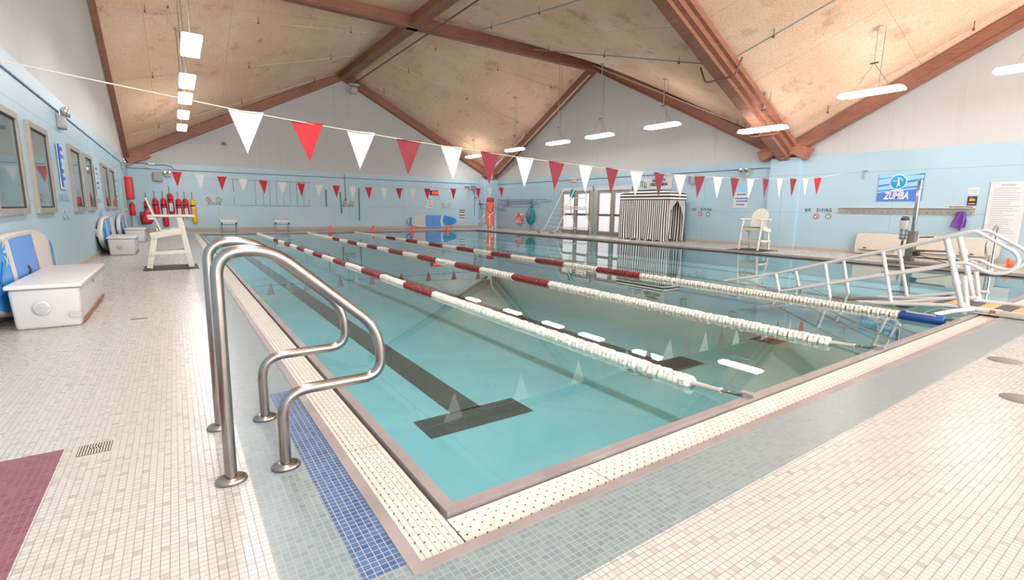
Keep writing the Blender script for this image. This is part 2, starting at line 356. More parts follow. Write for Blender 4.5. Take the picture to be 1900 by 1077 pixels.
# ledge line high on the blue walls
struct(MB().box((XL+.012, (YN+YF)/2, 2.77), (.02, YF-YN, .02)).build('trim_1', 'faint_line'))
struct(MB().box(((XL+XR)/2, YF-.012, 2.745), (XR-XL, .02, .025)).build('trim_2', 'letter_dark'))
mb = MB().box((XR-.012, (7.7+YF)/2, 2.74), (.02, YF-7.7, .022)); struct(mb.build('trim_3', 'letter_dark'))
# ------------------------------------------------------------------ deck, gutter, pool
FO = .295   # outer edge of the steel gutter frame
SO = .60    # outer edge of the grey tile band on the near side
deck = MB()
def rect(x0, y0, x1, y1, mi, z=0): deck.add([(x0, y0, z), (x1, y0, z), (x1, y1, z), (x0, y1, z)], [(0, 1, 2, 3)], mi)
xs = [XL, -.66, -FO]
# left strip
rect(XL, YN, -1.38, 1.42, 2) if False else None
rect(XL, YN, -1.385, 1.43, 2); rect(-1.385, YN, -.66, 1.43, 0); rect(XL, 1.43, -.66, YF, 0)
rect(-.66, -.6, -.44, PL+FO, 1); rect(-.44, -.23, -FO, 1.68, 3); rect(-.44, 1.68, -FO, PL+FO, 1); rect(-.44, -.6, -FO, -.23, 1)
rect(-.66, YN, XR, -.6, 0); rect(-FO, -.6, XR, -FO, 1)
rect(PW+FO, -FO, XR, PL+FO, 0); rect(-.66, PL+FO, XR, YF, 0)
struct(deck.build('floor', ['cream_tile', 'grey_tile', 'maroon_tile', 'blue_tile']))
# pool shell
ZP = -.5
b = MB(); b.add([(0, 0, ZP), (PW, 0, ZP), (PW, PL, ZP), (0, PL, ZP)], [(0, 1, 2, 3)], 0)
for p, q in (((0, 0), (PW, 0)), ((PW, 0), (PW, PL)), ((PW, PL), (0, PL)), ((0, PL), (0, 0))): b.add([(*p, ZP), (*q, ZP), (*q, -.04), (*p, -.04)], [(0, 1, 2, 3)], 0)
for cx in (1.065, 3.49, 5.9, 8.05, 10.2, 12.3):
    b.add([(cx-.14, 1.8, ZP+.003), (cx+.14, 1.8, ZP+.003), (cx+.14, PL-1.8, ZP+.003), (cx-.14, PL-1.8, ZP+.003)], [(0, 1, 2, 3)], 1)
    for yy in (1.48, PL-1.8): b.add([(cx-.475, yy, ZP+.003), (cx+.475, yy, ZP+.003), (cx+.475, yy+.34, ZP+.003), (cx-.475, yy+.34, ZP+.003)], [(0, 1, 2, 3)], 1)
struct(b.build('pool_basin', ['pool_teal', 'pool_black_tile']))
tag(MB().add([(-.002, -.002, ZW), (PW+.002, -.002, ZW), (PW+.002, PL+.002, ZW), (-.002, PL+.002, ZW)], [(0, 1, 2, 3)], 0).build('pool_water', 'water'), 'still clear turquoise water filling the swimming pool', 'water', kind='stuff')
# coping lip: a raised stainless edge all round
def ring(name, i, o, z0, z1, mat):
    mb = MB()
    def loop(d, z): return [(-d, -d, z), (PW+d, -d, z), (PW+d, PL+d, z), (-d, PL+d, z)]
    A, B, Cc, D = loop(i, z0), loop(i, z1), loop(o, z1), loop(o, z0)
    for P, Q in ((A, B), (B, Cc), (Cc, D), (D, A)):
        for k in range(4): mb.add([P[k], P[(k+1) % 4], Q[(k+1) % 4], Q[k]], [(0, 1, 2, 3)], 0)
    return mb.build(name, mat)
tag(ring('pool_coping', 0.0, .05, -.09, .0, 'coping_metal'), 'raised grey metal lip running round the pool edge', 'pool edge')
tag(ring('gutter_border', .248, FO, -.08, .004, 'coping_metal'), 'flat grey metal border strip outside the gutter grates', 'gutter border')
# perforated ridged grates
def grate(x0, y0, x1, y1, alongx, label):
    mb = MB(); n_ = 7; w = (y1-y0 if alongx else x1-x0); prof = []
    for k in range(n_):
        a = k*w/n_; prof += [(a, -.006), (a+w/n_*.12, 0.0), (a+w/n_*.80, 0.0), (a+w/n_*.92, -.006)]
    prof.append((w, -.006)); zt = -.016
    for (a, za), (c, zc_) in zip(prof[:-1], prof[1:]):
        if alongx: mb.add([(x0, y0+a, zt+za), (x1, y0+a, zt+za), (x1, y0+c, zt+zc_), (x0, y0+c, zt+zc_)], [(0, 1, 2, 3)], 0)
        else: mb.add([(x0+a, y0, zt+za), (x0+c, y0, zt+zc_), (x0+c, y1, zt+zc_), (x0+a, y1, zt+za)], [(0, 1, 2, 3)], 0)
    mb.box(((x0+x1)/2, (y0+y1)/2, zt-.022), (x1-x0, y1-y0, .02))
    return tag(mb.build('gutter_grate', 'grate_x' if alongx else 'grate_y'), label, 'gutter grate', 'gutter grates')
grate(-.246, -.246, -.063, PL+.06, False, 'long cream perforated gutter grate along the left pool side')
grate(-.060, -.246, PW+.06, -.063, True, 'cream perforated gutter grate along the near pool end')
grate(PW+.063, -.246, PW+.246, PL+.06, False, 'cream gutter grate along the far right pool side')
grate(-.246, PL+.063, PW+.246, PL+.246, True, 'cream gutter grate at the far pool end below the mural wall')
g = MB(); g.box((PW/2, -.15, -.075), (PW+.6, .19, .01)); g.box((-.15, PL/2, -.075), (.19, PL, .01)); g.box((PW+.15, PL/2, -.075), (.19, PL, .01)); g.box((PW/2, PL+.15, -.075), (PW+.6, .19, .01))
struct(g.build('trim_4', 'dark'))
# ------------------------------------------------------------------ roof beams (structure)
TN = [10]
def trim(mb, mats):
    o = mb.build('trim_%d' % TN[0], mats); TN[0] += 1; return struct(o)
H2 = BD/2
trim(MB().box(((XM), (YN+YF)/2, ZTOP+H2), (.24, YF-YN, BD)).box((XM, (YN+YF)/2, ZTOP+.03), (.42, YF-YN, .07)), 'beam_wood')
trim(MB().box(((XL+XR)/2, YM, ZTOP+H2), (XR-XL, .24, BD)).box(((XL+XR)/2, YM, ZTOP+.03), (XR-XL, .42, .07)), 'beam_wood')
def rake(p, q, w, off):
    """beam whose underside runs p..q"""
    mb = MB(); o = Vector(off); a, b_ = Vector(p)+Vector((0, 0, H2))+o, Vector(q)+Vector((0, 0, H2))+o
    mb.beam(a, b_, w, BD*.93); mb.beam(a-Vector((0, 0, H2-.03)), b_-Vector((0, 0, H2-.03)), w*1.5, .05); return mb
trim(rake((XL+.0, YF, ZLOW), (XM, YF, ZTOP), .22, (0, -.16, 0)), 'beam_wood')
trim(rake((XM, YF, ZTOP), (XR, YF, ZLOW), .22, (0, -.16, 0)), 'beam_wood')
trim(rake((XR, YF, ZLOW), (XR, YM, ZTOP), .22, (-.16, 0, 0)), 'beam_wood')
trim(rake((XR, YM, ZTOP), (XR, YS, ZLOW), .22, (-.16, 0, 0)), 'beam_wood')
trim(rake((XR, YS, ZLOW), (XR, YS-9.32, ZTOP), .22, (-.16, 0, 0)), 'beam_wood')
trim(rake((XL, YF, ZLOW), (XL, YM, ZTOP), .12, (.05, 0, 0)), 'beam_wood')
# big seam beam: a deep core with ledgers each side
def seam(mb, p, q):
    p, q = Vector(p), Vector(q); up = Vector((0, 0, 1))
    mb.beam(p+up*.2, q+up*.2, .34, .44); mb.beam(p+up*.27, q+up*.27, .62, .3); mb.beam(p+up*.36, q+up*.36, .86, .16)
    for s in (-1, 1): mb.beam(p+up*.12+Vector((0, s*.2, 0)), q+up*.12+Vector((0, s*.2, 0)), .03, .05)
    return mb
m_ = MB(); seam(m_, (XR-.02, YS, ZLOW-.05), (XM, YS, ZTOP-.05)); m_.beam((XL, YS, ZTOP+.15), (XM, YS, ZTOP+.15), .34, .5); trim(m_, 'beam_wood')
# brown connection plates at the low corners
trim(MB().box((XR-.2, YS-.5, ZLOW+.28), (.34, .62, .36), rot=(.45, 0, 0)).box((XR-.2, YS+.5, ZLOW+.28), (.34, .62, .36), rot=(-.45, 0, 0)), 'beam_plate')
trim(MB().box((XL+.42, YF-.25, ZLOW+.3), (.85, .3, .42), rot=(0, -.45, 0)), 'beam_plate')
trim(MB().box((XR-.5, YF-.35, ZLOW+.32), (.7, .4, .4), rot=(0, .45, 0)), 'beam_plate')
# ------------------------------------------------------------------ pendant lamps
def make_lamp(label, x, y, z, wires, group):
    top = zc(x, y)-.01-z
    t = thing('pendant_lamp', label, 'hanging lamp', (x, y, z), 0, group)
    h = MB().box((0, 0, .075), (.34, 1.36, .07), 0, .03); h.box((0, .66, .035), (.33, .1, .06), 0, .02).box((0, -.66, .035), (.33, .1, .06), 0, .02); h.build('housing', 'housing', t)
    MB().box((0, 0, .02), (.30, 1.24, .05), 0, .022).build('diffuser', 'lamp_glow', t)
    zy = min(.75, top*.55)
    if wires:
        v = MB()
        for s in (-1, 1): v.tube([(0, s*.42, .1), (0, 0, zy)], .006, 0, 6)
        v.build('hanging_wire', 'dull_metal', t)
        MB().box((0, 0, zy), (.04, .18, .03)).build('hanger_bar', 'dull_metal', t)
    MB().tube([(0, 0, zy if wires else .1), (0, 0, top)], .014, 0, 8).build('stem', 'pipe_white', t)
    MB().tube([(.0, -.16, .1), (0.0, -.16, top)], .006, 0, 6).build('cable', 'dull_metal', t)
    MB().box((0, 0, top-.03), (.12, .12, .06), 0, .02).build('ceiling_box', 'pipe_white', t)
    return t
RLAB = ['hanging lamp farthest along the right row, behind the red pennant', 'hanging lamp second farthest in the right row, next to the brown gable beam',
 'hanging lamp in the right row left of the white gable peak', 'hanging lamp in the right row straight below the white gable peak',
 'hanging lamp in the right row on a short T hanger, right of the gable peak', 'low hanging lamp in front of the big slanting brown beam',
 'large bright hanging lamp between the big beam and the right edge', 'hanging lamp cut off by the right edge of the picture']
for lab, (y, z) in zip(RLAB, ((24.2, 4.2), (19.9, 4.2), (16.4, 4.2), (13.7, 4.2), (10.5, 4.2), (6.75, 3.62), (4.0, 4.2), (1.0, 4.2))):
    make_lamp(lab, 14.0, y, z, y < 21, 'lamps hanging in the right row')
LLAB = ['nearest and largest of the lamps stacked up the left ceiling', 'second lamp of the left row, just above the pennant cord', 'third lamp of the left row, crossed by the pennant cord',
 'fourth lamp of the left row, between the cord and the farthest lamp', 'farthest and lowest lamp of the left row', ]
for lab, y in zip(LLAB, (10.3, 13.7, 16.1, 19.3, 22.7)): make_lamp(lab, -.31, y, 4.2, False, 'lamps hanging in the left row')

for i, y in enumerate((5.6, 3.0, .4, -2.6, -6.0)): make_lamp('added unseen fill lamp continuing the left row above the camera', -.31, y, 4.2, False, 'added unseen fill lamps of the left row')  # unseen lamps added past the visible left row to brighten the hall
make_lamp('added unseen fill lamp at the near end of the right row', 14.0, -2.2, 4.2, True, 'added unseen fill lamps of the right row')  # one more out-of-view lamp, added as fill on the right side
# ------------------------------------------------------------------ lane ropes
def disc_mesh():
    mb = MB(); prof = [(.012, -.042), (.050, -.040), (.056, -.030), (.056, -.012), (.034, -.004), (.034, .004), (.050, .014), (.050, .034), (.044, .040), (.012, .042), (.012, -.042)]
    mb.lathe(prof, 14, 0, Matrix.Rotation(-PI/2, 4, 'X'))
    for k in range(5):
        t = 2*PI*k/5; mb.box((.047*math.cos(t), .0, .047*math.sin(t)), (.012, .074, .03), 0, 0, (0, -t, 0))
    return mb
DW = disc_mesh().mesh('float', ['float_white']); DR = disc_mesh().mesh('float', ['float_red'])
BND = [18.33, 17.3, 16.2, 15.15, 14.1, 13.1, 12.1, 11.03, 10.03, 9.0, 7.98, 6.9, 5.8, 4.66]
def isred(y):
    k = sum(1 for b in BND if y < b); return k % 2 == 1
def lane_rope(label, x, y0, blue=False):
    t = thing('lane_rope', label, 'lane rope', (x, 0, ZW+.012), 0, 'lane ropes across the pool')
    sp = .098; ys = []; y = y0
    while y < PL-.12: ys.append(y); y += sp
    r = random.Random(int(x*100))
    for k, y in enumerate(ys[:100]):
        o = bpy.data.objects.new('float', DR if isred(y) else DW); COL.objects.link(o); o.parent = t; o.location = (r.uniform(-.004, .004), y, r.uniform(-.003, .003)); o.rotation_euler = (r.uniform(-.12, .12), r.uniform(-3, 3), r.uniform(-.1, .1))
    rest = MB(); base = disc_mesh()
    for y in ys[100:]: rest.add([(v[0], v[1]+y, v[2]) for v in base.v], base.f, 1 if isred(y) else 0, True)
    o = rest.build('distant_floats', ['float_white', 'float_red'], t); o['kind'] = 'stuff'
    MB().tube([(0, .02, .03), (0, y0, 0), (0, PL-.02, 0)], .006, 0, 6).build('cable', 'dull_metal', t)
    if not blue: MB().tube([(0, .17, .022), (0, .2, .02), (0, y0-.04, .006)], .014, 0, 10, radii=[.022, .016, .02]).build('rope_sleeve', 'rope_cream', t)
    m = MB(); m.tube([(0, .0, .055), (0, .06, .035), (0, .17, .02)], .008, 0, 8, radii=[.006, .012, .007]); m.lathe([(.0, -.014), (.016, -.008), (.016, .008), (0, .014)], 10, 0, Matrix.Translation((0, .12, .03))); m.build('hook', 'dull_metal', t)
    MB().box((0, -.02, .062), (.05, .09, .012)).build('anchor', 'coping_metal', t)
    return t
lane_rope('lane rope nearest the left side, ending in front of the steel handrails view', 2.15, .44)
lane_rope('middle lane rope with a cream sleeve and cable at the near end', 4.265, .42)
t = lane_rope('right lane rope ending in a blue foam float beside the ramp', 6.46, .56, True)
MB().lathe([(0, -.21), (.056, -.21), (.062, -.2), (.062, .2), (.056, .21), (0, .21)], 18, 0, Matrix.Translation((0, .29, .012)) @ Matrix.Rotation(PI/2, 4, 'X')).build('foam_float', 'float_blue', t)
mb = MB(); mb.box((-.045, .30, .058), (.012, .28, .03), 0, 0, (0, -.7, 0)); mb.build('paper_strip', 'paper', t)
# ------------------------------------------------------------------ backstroke flags
def flag_line(name, label, ends, top, cols, wd, ht, group):
    """top: list of (x, z, y) of pennant middles"""
    t = thing(name, label, 'pennant line', (0, 0, 0), 0, group)
    pts = [Vector(ends[0])] + [Vector((x, y, z)) for x, y, z in top] + [Vector(ends[1])]
    sm = []
    for i in range(len(pts)-1): sm.append(pts[i])
    sm.append(pts[-1]); MB().tube(sm, .007, 0, 6).build('cord', 'rope_cream', t)
    r = random.Random(3)
    for (x, y, z), c in zip(top, cols):
        j = r.uniform(-.03, .03); tw = r.uniform(-.5, .5); mb = MB(); n_ = 6; W = wd/2
        def fn(u, v):
            w_ = W*(1-v); X = (u-.5)*2*w_ + j*v; return (X, .02*math.sin(u*PI)*(1-v)*tw*2 + .05*tw*v*v, -ht*v)
        mb.grid(fn, 4, n_); mb.tube([(-W, 0, .004), (W, 0, .004)], .008, 0, 6)
        o = mb.build('pennant', c, t); o.location = (x, y, z); o.rotation_euler = (0, 0, r.uniform(-.12, .12))
    return t
def sagfit(pxs, pys, Yf):
    out = []
    for px, py in zip(pxs, pys): p = aty(px, py, Yf); out.append((p.x, Yf, p.z))
    return out
nx = [457, 572, 670, 757, 835, 903, 967, 1027, 1081, 1131, 1177, 1220, 1261, 1297, 1331, 1363, 1395, 1421, 1447, 1471, 1496, 1518]
ny = [210, 231, 248, 262, 273, 284, 292, 299, 305, 311, 315, 319, 321.5, 324, 326, 327.5, 328, 328, 327.5, 327, 326, 325]
near = sagfit(nx, ny, 5.0)
zfun = lambda x: 2.24 + (2.24-1.945)*(((x-7.3)/7.4)**2-1)*1.0
near = [(.02+.66*0+ (14.0-.0)*i/21.0, 5.0, 0) for i in range(22)] if False else near
# the pennants hang at an even spacing on a smoothly sagging cord
x0, x1 = near[0][0], near[-1][0]; near = [(x0+(x1-x0)*i/21, 5.0, 1.945+.315*((x0+(x1-x0)*i/21-7.6)/7.6)**2) for i in range(22)]
nc = ['flag_white', 'flag_red', 'flag_white', 'flag_wine']+['flag_white', 'flag_wine']*8+['flag_white', 'flag_red']
flag_line('pennant_line', 'near line of red and white pennants strung across the whole hall', ((XL, 5.0, 2.52), (XR, 5.0, 2.50)), near, nc, .36, .47, 'backstroke pennant lines')
fx = [328, 366, 408, 447, 487, 527, 561, 592, 624, 655, 685, 714, 742, 768, 795, 819, 841, 863, 884, 906, 930]
a, b = aty(328, 320, 19.2), aty(930, 353, 19.2)
far = []
for i in range(21):
    x = aty(fx[i], 340, 19.2).x
for i in range(21):
    x = a.x+(b.x-a.x)*i/20; far.append((x, 19.2, 2.03+.29*((x-6.4)/7.1)**2-.0))
flag_line('pennant_line', 'far line of small red and white pennants in front of the far blue wall', ((XL, 19.2, 2.56), (XR, 19.2, 2.44)), far, ['flag_red' if i % 2 == 0 else 'flag_white' for i in range(21)], .30, .50, 'backstroke pennant lines')
# ------------------------------------------------------------------ stainless figure-four handrails
def handrail(label, y):
    t = thing('handrail', label, 'handrail', (0, y, 0), 0, 'steel grab rails at the near left pool edge')
    P = [(-.735, 0, .015), (-.725, 0, 1.0), (-.52, 0, 1.01), (-.06, 0, .60), (-.05, 0, .36), (-.25, 0, .36), (-.515, 0, .36), (-.515, 0, .015)]
    pts = fillet(P, [.22, .20, .12, .15, .11, .14, .10], 10)
    MB().tube(pts, .0245, 0, 24, cap=False).build('rail_tube', 'brushed_steel', t)
    for px in (-.735, -.515):
        MB().lathe([(0, .0), (.062, .0), (.065, .008), (.06, .018), (.045, .026), (.028, .03), (.0, .03)], 32, 0, Matrix.Translation((px, 0, 0)) @ Matrix.Diagonal((1.0, .8, 1, 1))).build('base_flange', 'brushed_steel', t)
handrail('nearer of the two curved steel handrails by the blue tile patch', .666)
handrail('farther of the two curved steel handrails, behind the nearer one', 1.29)
# ------------------------------------------------------------------ dock boxes
def chest(label, y, L, tape=False):
    t = thing('storage_chest', label, 'chest', (-1.925, y, 0), 0, 'white storage chests along the left wall')
    mb = MB(); w0, w1, h = .235, .255, .385; bm = [(-w0, 0), (w0, 0), (w0, L), (-w0, L)]
    vs = [(-w0, .02, .0), (w0, .02, .0), (w0, L-.02, .0), (-w0, L-.02, .0), (-w1, 0, h), (w1, 0, h), (w1, L, h), (-w1, L, h)]
    me = bmesh.new(); vv = [me.verts.new(v) for v in vs]
    for f in ((3, 2, 1, 0), (4, 5, 6, 7), (0, 1, 5, 4), (1, 2, 6, 5), (2, 3, 7, 6), (3, 0, 4, 7)): me.faces.new([vv[i] for i in f])
    bmesh.ops.bevel(me, geom=me.edges[:], offset=.03, segments=4, affect='EDGES', profile=.5); me.verts.ensure_lookup_table()
    mb.add([v.co.copy() for v in me.verts], [[v.index for v in f.verts] for f in me.faces], 0, True); me.free(); mb.build('body', 'chest_side', t)
    MB().box((0, L/2, .408), (.55, L+.04, .04), 0, .014).build('lid', 'lid_white', t)
    v = MB(); m0 = Matrix.Translation((-.03, -.004, .205)) @ Matrix.Rotation(PI/2, 4, 'X')
    v.lathe([(.0, .0), (.064, .0), (.067, .006), (.062, .01), (0, .01)], 28, 0, m0)
    for k in range(5): v.box((-.03, -.018, .165+k*.02), (.104-abs(k-2)*.02, .008, .007), 0, 0, (.5, 0, 0))
    v.build('vent', 'chest_side', t)
    MB().box((.255, L*.48, .335), (.012, .05, .03), 0, .004).box((.262, L*.48, .318), (.012, .014, .02)).build('latch', 'dull_metal', t)
    MB().box((.245, L/2, .035), (.012, L*.86, .03)).build('skirt', 'rust', t)
    if tape: MB().box((.2, .004, .12), (.085, .006, .055), 0, 0, (0, .08, 0)).box((.246, .05, .12), (.006, .09, .055)).build('tape_patch', 'duct_tape', t)
    return t
chest('large white storage chest in front of the nearest paddle board, grey tape on one corner', 4.62, 1.93, True)
chest('white storage chest beside the second paddle board, midway along the left wall', 13.0, 1.35)
chest('farthest white storage chest, partly behind the cream guard chair', 17.9, 1.25)
# ------------------------------------------------------------------ stand-up paddle boards
def board_outline(L, W, n_=40, nose=1.0):
    P = []
    for i in range(n_+1):
        t = i/n_; x = -L/2+L*t
        w_ = W/2*max(0, 1-abs(2*t-1)**(2.6 if t > .5 else 3.4))**(.62 if t > .5 else .5)
        P.append((x, w_))
    return P
def paddle_board(label, loc, rot, L, W, group, mirror=1):
    """board lies in local XZ (length along x), deck faces -y"""
    t = thing('paddle_board', label, 'paddle board', loc, 0, group); t.rotation_euler = rot
    O = board_outline(L, W); poly = [(x*mirror, w_) for x, w_ in O]+[(x*mirror, -w_) for x, w_ in O[::-1][1:-1]]
    if mirror < 0: poly = poly[::-1]
    th = .095; mb = MB()
    # rounded rail: stack of scaled outlines
    lay = [(1-.045, 0), (1-.015, .018), (1.0, .055), (1-.015, .078), (1-.045, th)]
    rings = [[(p[0]*(1-(1-s)*W/L*1.2), -yy, p[1]*s) for p in poly] for s, yy in lay]; k = len(poly); vs = [v for rg in rings for v in rg]; fs = []
    for r_ in range(len(rings)-1):
        for i in range(k): fs.append((r_*k+i, r_*k+(i+1) % k, (r_+1)*k+(i+1) % k, (r_+1)*k+i))
    mb.add(vs, fs, 0, True); mb.add(rings[0], [list(range(k))], 0); mb.add(rings[-1], [list(range(k))[::-1]], 0)
    mb.build('hull', 'board_cream', t)
    yd = -(th+.003); g = lambda x: W/2*.88*max(0.0, 1-abs(2*(x/L+.5)-1)**(2.6 if x > 0 else 3.4))**(.62 if x > 0 else .5)
    def patch(name, xa, xb, mat, chev=0.0, off=0):
        m = MB(); n_ = 14; top = []; bot = []; vs = []; fs = []
        for i in range(n_+1):
            x = xa+(xb-xa)*i/n_; w_ = g(x)
            vs.append(((x)*mirror, yd-off, w_)); vs.append(((x+chev)*mirror, yd-off, 0)); vs.append(((x)*mirror, yd-off, -w_))
        for i in range(n_):
            a = 3*i; fs += [(a, a+1, a+4, a+3), (a+1, a+2, a+5, a+4)]
        m.add(vs, fs, 0); o = m.build(name, mat, t); return o
    patch('nose_pad', L*.21, L*.475, 'board_blue', -.07)
    patch('nose_chevron', L*.165, L*.21, 'white_enamel', -.07)
    patch('centre_pad', -L*.14, L*.165, 'board_blue_b', -.07)
    patch('tail_pad', -L*.36, -L*.14, 'pad_grey', -.0)
    patch('tail_strip', -L*.455, -L*.41, 'board_blue', .0)
    c = MB()
    for (xa, za, xb, zb_) in ((.27, -.22, .40, .2), (.27, .2, .40, -.22)): c.tube([(L*xa*mirror, yd-.006, za*W), (L*xb*mirror, yd-.006, zb_*W)], .006, 0, 6)
    c.build('bungee_cord', 'ink_blue', t)
    q = MB(); text_mb('ATX', .1, q, 0, (0, 0, 0), .002, 1, .003)
    o = q.build('lettering', 'white_enamel', t); o.location = (L*.245*mirror, yd-.004, -W*.3 if mirror > 0 else W*.3); o.rotation_euler = (0, PI/2*mirror*-1, 0)
    MB().tube([(0, yd-.002, -.05), (0, yd-.02, 0), (0, yd-.002, .05)], .01, 0, 8).build('carry_handle', 'dark', t)
    return t
LB = 'blue and white paddle boards'
paddle_board('large blue and white paddle board standing on its edge behind the nearest chest', (-2.345, 5.9, .445), (-.05, 0, PI/2), 3.3, .86, LB, -1)
paddle_board('second blue and white paddle board leaning on the left wall, midway along', (-2.345, 14.6, .445), (-.05, 0, PI/2), 3.2, .86, LB, -1)
paddle_board('third paddle board leaning on the left wall, farthest before the guard chair back', (-2.345, 19.2, .445), (-.05, 0, PI/2), 3.2, .86, LB, -1)
a, z_, wd, ht = wrect('F', 750.5, 398.5, 849.5, 424)
paddle_board('blue and grey paddle board lying on its side against the far wall', (a, YF-.06, .44), (.06, 0, 0), 3.35, .80, LB, 1)
# ------------------------------------------------------------------ lifeguard chairs
def guard_chair(label, loc, rz, fan=False):
    """local: seat faces +x, width along y"""
    t = thing('lifeguard_chair', label, 'lifeguard chair', loc, rz, 'white lifeguard chairs'); W = .62; m = 'lumber_white'
    for s in (-1, 1):
        y = s*W/2
        MB().beam((.26, y, 0), (.10, y, .95), .035, .095, 0, Vector((0, 1, 0)) if False else Vector((0, 0, 1))).build('front_leg', m, t) if False else None
        def plank(name, p, q, wide, thick=.035):
            p, q = Vector(p), Vector(q); d = (q-p).normalized(); Y = Vector((0, 1, 0)); Z = d.cross(Y).normalized(); R = Matrix((d, Y, Z)).transposed()
            MB().box((p+q)/2, ((q-p).length, thick, wide), 0, .006, R).build(name, m, t)
        plank('leg', (.335, y, 0), (.21, y, .95), .095)
        plank('leg', (-.32, y, 0), (-.19, y, .62), .095)
        plank('seat_rail', (-.26, y+s*.036, .60), (.235, y+s*.036, .69), .12)
        plank('side_brace', (-.30, y+s*.036, .275), (.27, y+s*.036, .295), .07)
        MB().box((.09, y, .965), (.74, .11, .035), 0, .008).build('armrest', m, t)
        plank('arm_block', (-.27, y, .93), (-.16, y, .93), .06, .05)
    for i in range(5):
        x = -.22+i*.1; MB().box((x, 0, .655+.018*i), (.088, W-.02, .022), 0, .004, (0, -.18, 0)).build('seat_slat', m, t)
    n_ = 4; wb = .27; X = Vector((0, 1, 0)); up_ = Vector((-.21, 0, .70)).normalized(); N_ = X.cross(up_)
    R = Matrix((X, up_, N_)).transposed().to_4x4()
    for i in range(n_):
        ya, yb = -wb+2*wb*i/n_+.003, -wb+2*wb*(i+1)/n_-.003; fy = lambda y: .45+.28*math.sqrt(max(0, 1-(y/(wb+.004))**2))
        poly = [(ya*.9, 0), (yb*.9, 0)]+[(yb+(ya-yb)*k/6, fy(yb+(ya-yb)*k/6)) for k in range(7)]
        MB().prism(poly, .024, 0, Matrix.Translation((-.085, 0, .60)) @ R).build('back_slat', m, t)
    MB().box((-.15, 0, .72), (.03, W-.05, .07), 0, .005, (0, -.3, 0)).build('back_cleat', m, t)
    for x, z, nm in ((.30, .275, 'footrest'), (-.285, .275, 'rear_brace'), (.245, .64, 'seat_front_board')): MB().box((x, 0, z), (.035, W, .09), 0, .006).build(nm, m, t)
    return t
guard_chair('cream wooden lifeguard chair on the left deck, seen from the side, facing the pool', (-.985, 9.9, .016), 0)
guard_chair('white lifeguard chair on the right deck below the blue lettered poster', (14.42, 6.9, .024), PI)
tag(MB().box((-.97, 9.75, .003), (.86, .95, .005)).build('rubber_mat', 'black_mat'), 'dark rubber mat under the left lifeguard chair', 'mat', 'rubber mats under the guard chairs')
tag(MB().box((14.45, 6.95, .006), (1.1, 1.1, .012)).build('rubber_mat', 'black_mat'), 'black rubber mat under the right lifeguard chair', 'mat', 'rubber mats under the guard chairs')
# chrome pool grab rail behind the left chair (at the far left corner)
# ------------------------------------------------------------------ ramp with handrails
t = thing('entry_ramp', 'long white tubular entry ramp with double rails descending into the pool', 'pool ramp', (7.2, 0, 0))
NT_ = [(3.335, -.02), (2.454, .21), (1.736, .455), (1.263, .615), (1.023, .69), (.439, .90), (.16, .998), (.09, 1.0), (-.134, .861), (-.285, .77), (-.325, .64), (-.228, .53), (-.127, .503), (-.018, .533), (.126, .612), (.216, .606), (.44, .514), (.973, .356), (1.224, .283), (2.317, -.06), (2.9, -.2)]
for X in (0, .78):
    dy = 0.0 if X == 0 else .06
    pts = fillet([(X, y+dy, z) for y, z in NT_], .10, 4); MB().tube(pts, .021, 0, 12).build('handrail_tube', 'pvc_grey', t)
    for i, (ya, za, yb, zb_) in enumerate(((.366, .90, .081, -.03), (1.023, .685, .84, -.03), (1.736, .455, 1.59, -.14), (2.454, .22, 2.33, -.2))):
        MB().tube([(X, ya+dy, za), (X, yb+dy, zb_)], .034 if i == 0 else .024, 0, 12).build('upright', 'pvc_grey', t)
    MB().tube([(X, -.02+dy, .19), (X, .122+dy, .185), (X, .884+dy, -.02), (X, 2.9, -.42)], .021, 0, 10).build('lower_rail', 'pvc_grey', t)
    MB().tube([(X, -.25, .06), (X, .25+dy, .055), (X, 1.2, -.06), (X, 3.0, -.46)], .028, 0, 10).build('side_beam', 'pvc_grey', t)
    c = MB()
    for (y, z) in ((.20+dy, .36), (.30+dy, .69), (.11+dy, .08)): c.tube([(X, y-.012, z-.03), (X, y+.012, z+.03)], .044, 0, 14)
    c.tube([(X, .2, .56), (X, .27, .58)], .02, 0, 8); c.build('clamp', 'pvc_grey', t)
    MB().tube([(X, .14+dy, .45), (X, .06+dy, .05)], .026, 0, 10).build('brace_tube', 'pvc_grey', t)
y = -1.15; k = 0
while y < 3.0:
    z = .045 if y < .3 else .045-(y-.3)*.19
    MB().box((.39, y, z), (.70, .135, .02), 0, .004, (-.19 if y > .3 else 0, 0, 0)).build('tread', 'tread_dark' if k % 2 == 0 else 'tread_tan', t); y += .158; k += 1
MB().box((.39, -.43, .02), (.78, 1.6, .03)).build('deck_plate', 'pvc_grey', t)
for X in (0, .78): MB().box((X, -.70, .04), (.06, 1.1, .07), 0, .012).build('side_channel', 'cream_plastic', t)
MB().tube([(-.62, .22, .01), (-.3, .12, .04), (.0, .0, .05), (0.0, -.18, .05)], .026, 0, 10).build('hinge_arm', 'pvc_grey', t)
MB().tube([(0, -.15, .05), (0, -.20, .05)], .034, 0, 12).build('hinge_joint', 'rust', t)
